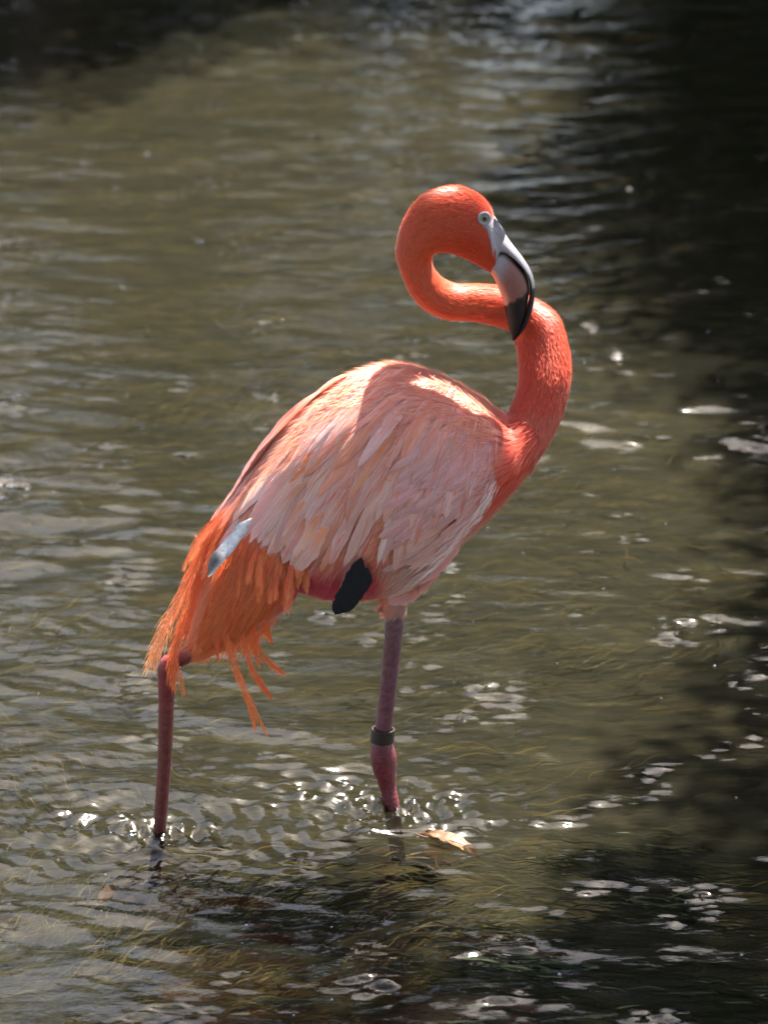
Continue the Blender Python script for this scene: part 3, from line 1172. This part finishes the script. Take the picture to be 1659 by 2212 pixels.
def build_barbs():
    rng = np.random.default_rng(55)
    region = np.array(wing_poly + []) * 1.0
    pts = []
    while len(pts) < 1100:
        q = (rng.uniform(470, 1090), rng.uniform(775, 1235))
        if (in_poly(q, wing_poly) or (q[1] > 1000 and 560 < q[0] < 900)) and q[0] > np.interp(q[1], back_y, back_x) + 8:
            pts.append(q)
    rimp = []
    for k in range(300):
        f = rng.uniform(0.25, 1)
        q = rim[int(f * 59)] + rng.normal(0, 3.5, 2)
        rimp.append(q - np.array((rng.exponential(7), 0)))
    thigh = [(492, 1118), (640, 1215), (612, 1285), (565, 1360), (455, 1385), (412, 1330), (440, 1230)]
    nt = 0
    while nt < 3000:
        q = (rng.uniform(410, 642), rng.uniform(1115, 1390))
        if in_poly(q, thigh):
            pts.append(q)
            nt += 1
    px = np.array([q[0] for q in pts] + [q[0] for q in rimp])
    py = np.array([q[1] for q in pts] + [q[1] for q in rimp])
    n, nr = len(px), len(rimp)
    isr = np.arange(n) >= n - nr
    ist = (np.arange(n) >= n - nr - nt) & ~isr
    fore = isr | (px > np.interp(py, wing_fore_y, wing_fore_x) - 6)
    rx, ry = px - 1040, py - 775
    d = np.hypot(rx, ry)
    g = np.minimum(1, d / 130 + 0.35)
    vx, vy = rx / d * 0.6 - 0.15 * g, ry / d * 0.6 + 0.5 * g
    ang = np.arctan2(vy, vx)
    ang = np.where(fore, np.radians(138) + 0.3 * (py - 1150) / 150, np.where(ist, np.radians(122 - 0.13 * (px - 480)), ang)) + rng.normal(0, 0.09, n)
    L = rng.uniform(28, 80, n) * np.where(isr, 0.55, 1.0) * np.minimum(1, 0.4 + d / 300)
    m = 4
    lift = rng.uniform(0.0025, 0.0085, n) + np.where(ist, 0.005, 0) + np.where(isr, 0.006, 0)
    wd = rng.uniform(0.35, 0.85, n)
    # colour runs in streaks: one hue for barbs that share a line of flow
    key = np.arctan2(ry, rx) * 26 + 0.004 * d
    st = np.sin(key * 1.7) + 0.8 * np.sin(key * 4.3 + 1) + rng.normal(0, 0.55, n)
    c = np.where((st > 0.55)[:, None], ORANGE * (0.95, 0.8, 0.8), np.where((st > -0.5)[:, None], PALE, LAV))
    near = sstep(230, 90, d)[:, None] if False else (1 - sstep(90, 230, d))[:, None]
    c = c * (1 - 0.75 * near) + SALMON * 0.75 * near
    c = np.where(fore[:, None], mixc(MAUVE, LAV, rng.uniform(0, 0.8, n)), c)
    c = np.where(isr[:, None], mixc((0.74, 0.55, 0.52), (0.8, 0.7, 0.68), rng.uniform(0, 1, n)), c)  # rim barbs made pale, painting in the sunlit wing edge
    c = np.where(ist[:, None], mixc((0.70, 0.10, 0.03), (0.82, 0.30, 0.11), rng.uniform(0, 1, n)), c)
    c = np.clip(c * rng.uniform(0.8, 1.15, (n, 1)), 0, 0.88)
    V = np.zeros((n, m + 1, 2, 3))
    qx, qy = px.copy(), py.copy()
    bend = rng.normal(0, 0.12, n)
    for i in range(m + 1):
        w = wd * (1 - 0.85 * abs(2 * i / m - 0.8) / 1.2)
        p = on_flank(np.maximum(qx, np.interp(qy, back_y, back_x) + 4), np.minimum(qy, np.where(ist, 1430, 1292)), lift + 0.002 * i / m + np.where(isr, 0.003 * i / m, 0))
        ca, sa = np.cos(ang), np.sin(ang)
        o = np.stack([-sa * w * S, np.zeros(n), -ca * w * S], 1)
        V[:, i, 0], V[:, i, 1] = p + o, p - o
        qx = qx + ca * L / m
        qy = qy + sa * L / m
        ang = ang + bend / m
    base = np.arange(n)[:, None] * (2 * (m + 1))
    F = np.concatenate([base + np.array([[2 * i, 2 * i + 1, 2 * i + 3, 2 * i + 2]]) for i in range(m)], 0)
    o = mesh_obj('loose_barbs', V.reshape(-1, 3), F, M_FUZZ2, bird, OB, cols=np.repeat(c, 2 * (m + 1), 0))
    o['kind'] = 'stuff'


build_barbs()


# --- down: thousands of tiny feathers over neck, head, breast, belly and thigh
def build_down():
    tri = []
    for f in BF:
        tri.append((f[0], f[1], f[2]))
        if len(f) == 4:
            tri.append((f[0], f[2], f[3]))
    tri = np.array(tri)
    A, B, C3 = BV[tri[:, 0]], BV[tri[:, 1]], BV[tri[:, 2]]
    cen = (A + B + C3) / 3
    area = np.linalg.norm(np.cross(B - A, C3 - A), axis=1) / 2
    ri = ring_at[near_ring(cen)]
    px, py = proj(cen)
    w = area.copy()
    under_wing = (ri > 2) & (ri < 7.6) & (py < 1215)
    w[under_wing] *= 0.12
    w[(ri > 8.5)] *= 1.7
    n = 160000
    rng = np.random.default_rng(77)
    pick = rng.choice(len(tri), n, p=w / w.sum())
    u, v = rng.uniform(size=(2, n))
    s = np.sqrt(u)
    pos = A[pick] * (1 - s)[:, None] + B[pick] * (s * (1 - v))[:, None] + C3[pick] * (s * v)[:, None]
    nrm = np.cross(B - A, C3 - A)[pick]
    nrm /= np.linalg.norm(nrm, axis=1)[:, None] + 1e-12
    # outward
    nav = BN[tri[pick, 0]]
    nrm = np.where(((nrm * nav).sum(1) < 0)[:, None], -nrm, nrm)
    rr = near_ring(pos)
    tng = np.gradient(NC, axis=0)
    tng /= np.linalg.norm(tng, axis=1)[:, None]
    d = -tng[rr]                                  # feathers point from the head to the tail
    rI = ring_at[rr]
    px, py = proj(pos)
    low = sstep(1150, 1230, py)
    d = d * (1 - low)[:, None] + np.array((-0.55, 0, -0.75)) * low[:, None]
    breast = sstep(6.5, 8, rI) * (1 - sstep(10, 11.5, rI))
    d = d + np.array((-0.25, 0, -0.7)) * breast[:, None]
    d = d + rng.normal(0, 0.10, d.shape)
    d = d - nrm * (d * nrm).sum(1)[:, None]
    d /= np.linalg.norm(d, axis=1)[:, None] + 1e-9
    head = sstep(26, 28, rI)
    L = S * rng.uniform(11, 22, n) * (1 - 0.5 * head) * (1 + 0.9 * (rI < 8))
    wd = S * rng.uniform(0.6, 1.2, n) * (1 - 0.3 * head)
    el = rng.uniform(0.08, 0.34, n)
    side = np.cross(d, nrm)
    c = pigment(pos) * rng.uniform(0.86, 1.14, (n, 1))
    c[:, 1] *= rng.uniform(0.85, 1.3, n)
    c = np.clip(c, 0, 0.9)
    pale = (rng.uniform(size=n) < 0.05)
    c[pale] = c[pale] * 0.85 + np.array((0.10, 0.06, 0.03))
    p0 = pos + nrm * 0.0002
    p1 = p0 + d * (L * 0.5)[:, None] + nrm * (L * el * 0.42)[:, None]
    p2 = p0 + d * L[:, None] + nrm * (L * el)[:, None] * 0.85
    V = np.stack([p0 - side * wd[:, None] * 0.6, p0 + side * wd[:, None] * 0.6, p1 + side * wd[:, None], p2, p1 - side * wd[:, None]], 1).reshape(-1, 3)
    i = np.arange(n)[:, None] * 5
    F = np.concatenate([i + np.array([[0, 1, 2]]), i + np.array([[0, 2, 4]]), i + np.array([[4, 2, 3]])], 0)
    c5 = np.repeat(c[:, None], 5, 1)
    c5[:, 3] = c5[:, 3] * 0.82 + np.array((0.90, 0.52, 0.34)) * 0.18
    o = mesh_obj('down_plumage', V, F, M_FUZZ, bird, OB, cols=c5.reshape(-1, 3), smooth=False)
    o['kind'] = 'stuff'


build_down()

# --- bill: two mandibles
BILL = [((1066, 462), (1060, 590), 36), ((1080, 485), (1067, 600), 33), ((1101, 519), (1075, 617), 30), ((1129, 555), (1083, 637), 28),
        ((1149, 588), (1089, 657), 26), ((1156, 620), (1093, 677), 23), ((1154, 652), (1097, 697), 19), ((1146, 686), (1100, 713), 14),
        ((1131, 714), (1104, 726), 8), ((1112, 735), (1107, 735), 2.5)]
SPLIT = [0.66, 0.50, 0.27, 0.17, 0.15, 0.19, 0.27, 0.36, 0.45, 0.5]
YBILL = 30


def mandible(name, upper):
    n, seg = 56, 28
    arr = catmull(np.array([[a[0], a[1], b[0], b[1], w, s] for (a, b, w), s in zip(BILL, SPLIT)], float), n)
    V, F, C = [], [], []
    for i, (ax, ay, bx, by, w, s) in enumerate(arr):
        u = i / (n - 1)
        A_, B_ = P(ax, ay, YBILL), P(bx, by, YBILL)
        f0, f1 = (0.0, s - 0.008) if upper else (s + 0.012, 1.0)
        p0, p1 = A_ * (1 - f0) + B_ * f0, A_ * (1 - f1) + B_ * f1
        c = (p0 + p1) / 2
        h = (p0 - p1) / 2
        fc = (f0 + f1) / 2
        for k in range(seg):
            th = 2 * math.pi * k / seg
            ct, st = math.cos(th), math.sin(th)
            f = fc - ct * (f1 - f0) / 2
            full = math.sqrt(max(0.02, 1 - (2 * f - 1) ** 2)) ** 0.75
            wid = w * S * full * (1.06 if upper else 1.0)
            side = math.copysign(abs(st) ** 0.55, st)
            V.append(c + ct * h + np.array((0, side * wid, 0)))
            white = np.array((0.30, 0.28, 0.31))
            pink = np.array((0.22, 0.095, 0.08))
            col = mixc(white, pink, sstep(0.14, 0.32, u) * (0.0 if upper else 1.0))
            if not upper:
                col = mixc(col, (0.70, 0.30, 0.20), sstep(0.75, 0.97, f) * (1 - sstep(0.5, 0.65, u)))
            tipb = sstep(0.545, 0.57, u + 0.11 * f + 0.012 * math.sin(f * 25))
            if upper:
                blk = max(float(tipb), float(sstep(1.0 - 0.9 * max(0, (u - 0.2)) * 1.8, 1.05 - 0.9 * max(0, (u - 0.2)) * 1.6, f / max(s, 0.01))))
            else:
                blk = max(float(tipb), float(sstep(0.075, 0.04, f - s)) * float(sstep(0.22, 0.32, u)))
            C.append(mixc(col, (0.012, 0.011, 0.012), blk))
    for i in range(n - 1):
        for k in range(seg):
            F.append((i * seg + k, i * seg + (k + 1) % seg, (i + 1) * seg + (k + 1) % seg, (i + 1) * seg + k))
    F.append(tuple(range(seg)))
    F.append(tuple(range(n * seg - 1, (n - 1) * seg - 1, -1)))
    return mesh_obj(name, V, F, M_BILL, bird, V[0], cols=np.array(C))


mandible('upper_mandible', True)
mandible('lower_mandible', False)


# --- bare face skin and eye
def on_head(px, py, off=0.0):
    d = ray(px, py)
    d = d / np.linalg.norm(d)
    h = BVH.ray_cast(Vector(CAMP), Vector(d))
    p = P(px, py, 0) if h[0] is None else np.array(h[0])
    if h[0] is None or p[1] > YB + 30 * S:
        p = P(px, py, 0)
    return p - d * off


outline = np.array([(1033, 470), (1035, 460), (1044, 454), (1055, 456), (1062, 464), (1072, 474), (1082, 486), (1092, 506), (1084, 530), (1076, 552),
                    (1068, 566), (1064, 556), (1061, 536), (1056, 514), (1049, 496), (1040, 486)], float)
loop = catmull(np.vstack([outline, outline[:1]]), 65)[:-1]
cx, cy = 1060.0, 490.0
V, F, C = [], [], []
NR = 7
for r_ in range(NR + 1):
    f = max(0.02, r_ / NR)
    for (a, b) in loop:
        qx, qy = cx + (a - cx) * f, cy + (b - cy) * f
        bulge = 0.0030 * (1 - f ** 3) - (0.0016 if r_ == NR else 0)
        V.append(on_head(qx, qy, 0.0012 + bulge))
        C.append(mixc((0.30, 0.29, 0.33), (0.26, 0.21, 0.22), 0.5 * abs(math.sin(a * 0.4) * math.sin(b * 0.3))))
V = np.array(V).reshape(NR + 1, 64, 3)
for _ in range(3):
    V[:-1, :, 1] = (np.roll(V, 1, 1)[:-1, :, 1] + np.roll(V, -1, 1)[:-1, :, 1] + 2 * V[:-1, :, 1]) / 4
    V[1:-1, :, 1] = (V[:-2, :, 1] + V[2:, :, 1] + 2 * V[1:-1, :, 1]) / 4
V = V.reshape(-1, 3)
for i in range(NR):
    for k in range(64):
        F.append((i * 64 + k, i * 64 + (k + 1) % 64, (i + 1) * 64 + (k + 1) % 64, (i + 1) * 64 + k))
mesh_obj('face_skin', V, F, M_FACE, bird, V[0], cols=np.array(C))


def ball(c, r, axis, rings, seg, colf):
    axis = np.asarray(axis, float)
    axis /= np.linalg.norm(axis)
    a = np.cross(axis, (0, 0, 1.0))
    a /= np.linalg.norm(a)
    b = np.cross(axis, a)
    V, F, C = [], [], []
    for i in range(rings + 1):
        ph = math.pi * i / rings
        for k in range(seg):
            th = 2 * math.pi * k / seg
            V.append(c + r * (math.cos(ph) * axis + math.sin(ph) * (math.cos(th) * a + math.sin(th) * b)))
            C.append(colf(ph))
    for i in range(rings):
        for k in range(seg):
            F.append((i * seg + k, i * seg + (k + 1) % seg, (i + 1) * seg + (k + 1) % seg, (i + 1) * seg + k))
    return np.array(V), F, np.array(C)


M_EYE = mat_vcol('eye', 0.08, 0.6)
ec = on_head(1046, 471, 0.0005)
axis = np.array((0.1, -1, 0.15))
ev, ef, ecol = ball(ec, 10.5 * S, axis, 18, 24, lambda p: (0.01, 0.01, 0.01) if p < 0.36 else ((0.26, 0.22, 0.08) if p < 0.95 else (0.05, 0.03, 0.02)))
mesh_obj('eye', ev, ef, M_EYE, bird, ec, cols=ecol)
th = np.linspace(0, 2 * math.pi, 25)[:-1]
av = np.cross(axis / np.linalg.norm(axis), (0, 0, 1.0))
av /= np.linalg.norm(av)
bv = np.cross(axis / np.linalg.norm(axis), av)
axn = axis / np.linalg.norm(axis)
V, F = [], []
for t_ in th:
    dirv = math.cos(t_) * av + math.sin(t_) * bv
    for k in range(8):
        p_ = 2 * math.pi * k / 8
        V.append(ec + axn * (6.0 * S + 3.4 * S * math.sin(p_)) + dirv * (11.0 * S + 3.6 * S * math.cos(p_)))
for i in range(24):
    for k in range(8):
        F.append((i * 8 + k, i * 8 + (k + 1) % 8, ((i + 1) % 24) * 8 + (k + 1) % 8, ((i + 1) % 24) * 8 + k))
mesh_obj('eyelid', V, F, M_FACE, bird, ec, cols=np.tile((0.28, 0.27, 0.32), (len(V), 1)))


# --- legs
def leg(px_path, widths, yos, contact, colf, toe_dir):
    a = np.array([(x, y, w, yo) for (x, y), w, yo in zip(px_path, widths, yos)], float)
    c = catmull(a, 120)
    pts = np.array([P(x, y, yo) for x, y, w, yo in c])
    rad = c[:, 2] * S / 2
    # on below the surface to the bed
    end = pts[-1]
    foot = np.array((end[0] + toe_dir * 0.012, end[1] - 0.005, BED_Z + 0.012))
    k = np.linspace(0, 1, 14)[1:, None]
    pts = np.vstack([pts, end * (1 - k) + foot * k])
    rad = np.concatenate([rad, np.linspace(rad[-1], rad[-1] * 0.95, 13)])
    rad = rad * (1 + 0.018 * np.sin(np.arange(len(rad)) * 2.1))
    V, F = tube(pts, rad, 18)
    V = np.array(V)
    pxs, pys = proj(V)
    sc = np.repeat(1 + 0.16 * np.sin(np.arange(len(pts)) * 2.1) * np.random.default_rng(3).uniform(0.2, 1, len(pts)), 18)
    C = np.array([colf(y) for y in pys]) * sc[:, None] * (1 + 0.10 * np.sin(np.arange(len(V)) * 1.9 + pys * 0.05))[:, None]
    lo = mesh_obj('leg', V, F, M_SKIN, bird, pts[0], cols=C)
    # webbed foot: three toes with a web between them
    fv, ff = [], []
    tips = []
    for ang in (-0.55, 0.0, 0.55):
        d = np.array((math.cos(ang) * toe_dir, math.sin(ang), 0))
        tip = foot + d * 0.085 + np.array((0, 0, -0.006))
        tips.append(tip)
        t = np.linspace(0, 1, 7)[:, None]
        tp = foot * (1 - t) + tip * t
        tp[:, 2] += 0.006 * np.sin(math.pi * t[:, 0])
        v, f = tube(tp, np.linspace(0.007, 0.003, 7), 8)
        o_ = len(fv)
        fv += list(v)
        ff += [tuple(i + o_ for i in q) for q in f]
    for a_, b_ in ((0, 1), (1, 2)):
        o_ = len(fv)
        m_ = (tips[a_] + tips[b_]) / 2 * 0.82 + foot * 0.18
        for z_ in (0.001, -0.001):
            dz = np.array((0, 0, z_))
            fv += [foot + dz, foot * 0.15 + tips[a_] * 0.85 + dz, m_ + dz, foot * 0.15 + tips[b_] * 0.85 + dz]
        ff += [(o_, o_ + 1, o_ + 2, o_ + 3), (o_ + 7, o_ + 6, o_ + 5, o_ + 4), (o_ + 1, o_ + 5, o_ + 6, o_ + 2), (o_ + 2, o_ + 6, o_ + 7, o_ + 3)]
    mesh_obj('foot', fv, ff, M_SKIN, lo, foot, cols=np.tile((0.10, 0.045, 0.035), (len(fv), 1)))
    return lo


def front_col(y):
    c = mixc((0.115, 0.055, 0.07), (0.115, 0.035, 0.048), sstep(1300, 1560, y))
    c = mixc(c, (0.125, 0.018, 0.024), sstep(1600, 1625, y))
    return mixc((0.34, 0.20, 0.16), c, sstep(1308, 1328, y))


def rear_col(y):
    c = mixc((0.14, 0.014, 0.018), (0.115, 0.022, 0.017), sstep(1480, 1600, y))
    return mixc((0.36, 0.10, 0.08), c, sstep(1400, 1432, y))


yo_f = (LEG_F[1] - YB) / S
yo_r = (LEG_R[1] - YB) / S
lf = leg([(857, 1262), (856, 1300), (851, 1360), (841, 1460), (831, 1550), (826, 1595), (827, 1622), (829, 1642), (832, 1668), (838, 1700), (846, 1738)],
         [46, 43, 41, 38, 37, 42, 54, 58, 50, 38, 36], [50, 52, 54, 58, 62, 64, 65, 65, 66, 67, yo_f], LEG_F, front_col, 1)
lr = leg([(458, 1380), (432, 1398), (408, 1412), (382, 1424), (364, 1440), (360, 1468), (359, 1510), (358, 1560), (355, 1640), (350, 1715), (345, 1788)],
         [30, 38, 38, 42, 46, 40, 35, 34, 31, 30, 29], [-66, -66, -66, -67, -67, -67, -67, -67, -67, -67, yo_r], LEG_R, rear_col, -1)

# leg band: an open-topped plastic ring round the front leg
bc0, bc1 = P(828, 1573, 62), P(825, 1601, 63)
V, F = [], []
rings = [(0, 25.5), (0.03, 26.5), (0.5, 26.5), (0.97, 26.5), (1, 25.5), (1, 22.0), (0.5, 22.0), (0, 22.0)]
for (f, r_) in rings:
    c = bc0 * (1 - f) + bc1 * f
    for k in range(36):
        t_ = 2 * math.pi * k / 36
        V.append(c + np.array((math.cos(t_) * r_ * S, math.sin(t_) * r_ * S, -0.05 * math.cos(t_) * r_ * S)))
n = len(rings)
for i in range(n):
    for k in range(36):
        F.append((i * 36 + k, ((i + 1) % n) * 36 + k, ((i + 1) % n) * 36 + (k + 1) % 36, i * 36 + (k + 1) % 36))
M_BAND = mat_vcol('band_plastic', 0.35, 0.5, 180, 0.2)
tag(mesh_obj('leg_band', V, F, M_BAND, lf, bc0, cols=np.tile((0.022, 0.016, 0.011), (len(V), 1)), smooth=False), 'dark plastic ring worn on the front leg')


# ------------------------------------------------------------------ things in the water
def blade_leaf(name, c, L, W, yaw, tilt, mat, label, rng, lobes=0.09):
    """a dry, slightly curled leaf with a toothed rim and a raised midrib"""
    n = 18
    V, F = [], []
    for i in range(n + 1):
        t = i / n
        w = W * (math.sin(math.pi * min(1, t * 0.97 + 0.015)) ** 0.75) * (1 + lobes * math.sin(t * 34) * (0.3 + t))
        for v in (-1, -0.5, 0, 0.5, 1):
            V.append(((t - 0.5) * L, v * w, 0.010 * math.cos((t - 0.5) * 3) + 0.006 * abs(v) + rng.normal(0, 0.0008) + 0.02 * (t - 0.5) * tilt))
    for i in range(n):
        for k in range(4):
            F.append((i * 5 + k, i * 5 + k + 1, (i + 1) * 5 + k + 1, (i + 1) * 5 + k))
    tv, tf = tube([(-0.5 * L - 0.02, 0, 0.008), (-0.5 * L, 0, 0.006), (0, 0, 0.0112), (0.45 * L, 0, 0.007)], [0.0012, 0.0014, 0.001, 0.0004], 5)
    o_ = len(V)
    V += [tuple(q) for q in tv]
    F += [tuple(i + o_ for i in q) for q in tf]
    o = mesh_obj(name, V, F, mat)
    o.location = c
    o.rotation_euler = (0, 0, yaw)
    tag(o, label, 'leaf', 'fallen leaves in the water')
    return o


lrng = np.random.default_rng(15)
c = G(976, 1822)
blade_leaf('fallen_leaf', (c[0], c[1], -0.006), 0.10, 0.017, -0.55, -1, M_DRYLEAF, 'orange dry leaf floating right of the front leg', lrng)
c = G(258, 1878)
blade_leaf('fallen_leaf', (c[0], c[1], -0.05), 0.095, 0.026, 0.8, 0, M_DRYLEAF, 'rusty dry leaf just under the water below the rear leg', lrng)

def weed_ribbons(name, c, spread, n, L, z, label, seed, head=0.0):
    """a clump of soft green ribbons streaming with the current at the surface"""
    rng = np.random.default_rng(seed)
    V, F, C = [], [], []
    for k in range(n * 3):
        p = np.array((c[0] - 0.45 * L + rng.normal(0, spread[0]), c[1] + rng.normal(0, spread[1]), z + rng.uniform(-0.022, 0.004)))
        ang = head + rng.normal(0, 0.22)
        ll = L * rng.uniform(0.5, 1.3)
        w = rng.uniform(0.0006, 0.0018)
        m = 12
        col = mixc((0.008, 0.016, 0.005), (0.035, 0.05, 0.012), rng.uniform() ** 2)
        ph, am = rng.uniform(0, 6), rng.uniform(0.1, 0.5)
        roll = rng.uniform(0, 6)
        b = len(V)
        for i in range(m + 1):
            a = ang + am * math.sin(i * 0.7 + ph)
            p = p + np.array((math.cos(a), math.sin(a), 0.10 * math.sin(i * 0.9 + ph))) * ll / m
            ww = w * math.sin(math.pi * min(1, 0.12 + 0.88 * i / m)) ** 0.5 + 0.0003
            nrm = np.array((-math.sin(a) * math.cos(roll * 0.3), math.cos(a) * math.cos(roll * 0.3), 0.6 * math.sin(roll)))
            V += [p - nrm * ww, p + nrm * ww]
            C += [col, col * 1.15]
        for i in range(m):
            F.append((b + 2 * i, b + 2 * i + 1, b + 2 * i + 3, b + 2 * i + 2))
    o = mesh_obj(name, V, F, M_WEED, None, (c[0], c[1], z), cols=np.array(C))
    tag(o, label, 'water weed', 'weed clumps streaming at the surface')


for (px, py, sp, n, L, lab, sd) in (
        (1345, 1850, (0.065, 0.05), 120, 0.13, 'small green weed clump ending at the bright glints by the dark right side', 1),
        (1235, 2050, (0.085, 0.055), 170, 0.17, 'large tapering green weed clump near the lower middle right', 2),
        (1200, 2150, (0.09, 0.045), 150, 0.15, 'dark weed clump just below the large tapering clump', 3),
        (1590, 2140, (0.05, 0.035), 90, 0.12, 'green weed clump alone in the dark lower right corner', 4),
        (1440, 1950, (0.05, 0.03), 60, 0.12, 'thin weed clump trailing to the right beyond the large clump', 5),
        (1290, 2205, (0.08, 0.03), 100, 0.13, 'weed clump at the bottom edge right of the middle', 6)):
    weed_ribbons('water_weed', G(px, py), sp, n, L, -0.005, lab, 200 + sd, -0.25)


def bed_strands():
    """a felt of fine dead and living weed over the bed"""
    rng = np.random.default_rng(300)
    n, m = 34000, 5
    y = 4.4 + (12.0 - 4.4) * rng.uniform(size=n) ** 1.5
    x = rng.uniform(-1, 1, n) * (0.10 + 0.125 * y)
    keep = fbm2(x, y, [(0.7, 0.7, 5), (2.0, 0.6, 5)], 9) + 0.9 * sstep(6.2, 5.2, y) > rng.uniform(-0.9, 1.1, n)
    x, y = x[keep], y[keep]
    n = len(x)
    y2 = np.concatenate([rng.normal(5.62, 0.16, 6500), rng.normal(5.2, 0.22, 3000)])
    x2 = np.concatenate([rng.normal(-0.12, 0.20, 6500), rng.normal(-0.05, 0.3, 3000)])
    x, y = np.concatenate([x, x2]), np.concatenate([y, y2])
    nold, n = n, len(x)
    a = rng.normal(0.1, 0.28, n) + 0.5 * fbm2(x, y, [(0.9, 1, 4)], 12)
    L = rng.uniform(0.03, 0.11, n)
    w = rng.uniform(0.0008, 0.0022, n)
    z = BED_Z + 0.014 + rng.uniform(0, 0.05, n) + np.where(np.arange(n) >= nold, rng.uniform(0, 0.03, n), 0)
    ph = rng.uniform(0, 6.3, n)
    p = np.stack([x, y, z], 1)
    V = np.zeros((n, m + 1, 2, 3))
    for i in range(m + 1):
        aa = a + 0.45 * np.sin(ph + i * 1.1)
        d = np.stack([np.cos(aa), np.sin(aa), 0.12 * np.sin(ph + i)], 1)
        s = np.stack([-np.sin(aa), np.cos(aa), 0.5 * np.cos(ph)], 1)
        ww = (w * (1 - 0.8 * abs(2 * i / m - 1)))[:, None]
        V[:, i, 0] = p - s * ww
        V[:, i, 1] = p + s * ww
        p = p + d * (L / m)[:, None]
    base = np.arange(n)[:, None] * (2 * (m + 1))
    F = np.concatenate([base + np.array([[2 * i, 2 * i + 1, 2 * i + 3, 2 * i + 2]]) for i in range(m)], 0)
    t = rng.uniform(size=n)
    c = np.where((t < 0.45)[:, None], (0.06, 0.052, 0.02), np.where((t < 0.75)[:, None], (0.13, 0.10, 0.034), (0.02, 0.025, 0.01)))
    c = c * rng.uniform(0.6, 1.5, (n, 1))
    o = mesh_obj('bed_weed', V.reshape(-1, 3), F, M_STRAND, cols=np.repeat(c, 2 * (m + 1), 0))
    tag(o, 'felt of fine olive and golden weed lying over the pond bed', 'weed', None, 'stuff')


bed_strands()


def stone(c, r, label, seed, sq=(1, 0.8, 0.45)):
    rng = np.random.default_rng(seed)
    bm = bmesh.new()
    bmesh.ops.create_icosphere(bm, subdivisions=4, radius=1)
    dirs = rng.normal(size=(9, 3))
    dirs /= np.linalg.norm(dirs, axis=1)[:, None]
    cut = rng.uniform(0.62, 0.9, 9)
    for v in bm.verts:
        q = np.array(v.co)
        for d_, k_ in zip(dirs, cut):
            e = q @ d_
            if e > k_:
                q = q - d_ * (e - k_) * 0.85
        q = q * (1 + 0.03 * math.sin(q[0] * 9 + seed) + 0.03 * math.sin(q[1] * 11 + q[2] * 7))
        v.co = q * r * np.array(sq)
    me = bpy.data.meshes.new('submerged_stone')
    bm.to_mesh(me)
    bm.free()
    me.polygons.foreach_set('use_smooth', np.full(len(me.polygons), True))
    me.materials.append(M_STONE)
    o = bpy.data.objects.new('submerged_stone', me)
    COL.objects.link(o)
    o.location = c
    o.rotation_euler = (0, 0, rng.uniform(0, 6))
    tag(o, label, 'stone', 'stones under the water')


for (px, py, r_, lab, sd) in ((760, 2175, 0.15, 'wide flat reddish stone under the water at the bottom middle', 1),
                              (420, 2150, 0.09, 'dark stone under the water left of the wide flat stone', 2),
                              (1090, 2190, 0.10, 'reddish brown stone under the water right of the wide flat stone', 3),
                              (250, 1950, 0.05, 'small dark stone under the water below the rear leg', 4),
                              (400, 1650, 0.05, 'small dark stone under the water right of the rear leg', 5)):
    c = G(px, py, BED_Z)
    stone((c[0], c[1], BED_Z + r_ * 0.12), r_, lab, sd, (1, 0.8, 0.26))


def bubbles():
    rng = np.random.default_rng(401)
    spots = []
    for c, n, s in ((LEG_F, 26, 0.07), (LEG_R, 22, 0.06)):
        for _ in range(n):
            spots.append((c[0] + rng.normal(0, s), c[1] + rng.normal(-0.02, s), rng.uniform(0.0012, 0.0032)))
    for _ in range(90):  # scattered ones added to stand in for glints on the water
        y = rng.uniform(4.6, 9)
        spots.append((rng.uniform(-1, 1) * 0.11 * y, y, rng.uniform(0.0012, 0.003)))
    V, F = [], []
    xs = np.array([s[0] for s in spots])
    ys = np.array([s[1] for s in spots])
    hz = wave_height(xs, ys)
    for (x, y, r_), z in zip(spots, hz):
        b = len(V)
        for i in range(5):
            ph = math.pi / 2 * i / 4
            for k in range(8):
                t_ = 2 * math.pi * k / 8
                V.append((x + r_ * math.cos(ph) * math.cos(t_), y + r_ * math.cos(ph) * math.sin(t_), z + r_ * math.sin(ph)))
        for i in range(4):
            for k in range(8):
                F.append((b + i * 8 + k, b + i * 8 + (k + 1) % 8, b + (i + 1) * 8 + (k + 1) % 8, b + (i + 1) * 8 + k))
    b_ = NT('bubble_glint_film')
    tr = b_.n('ShaderNodeBsdfTransparent')
    gl = b_.n('ShaderNodeBsdfGlossy', Roughness=0.08)
    mx = b_.n('ShaderNodeMixShader')
    mx.inputs[0].default_value = 0.3
    b_.l(tr.outputs[0], mx.inputs[1])
    b_.l(gl.outputs[0], mx.inputs[2])
    b_.l(mx.outputs[0], b_.out.inputs[0])
    o = mesh_obj('bubbles_and_glints', V, F, b_.m)
    tag(o, 'tiny clear bubbles round the legs and more added over the water as glints', 'bubbles', None, 'stuff')


bubbles()
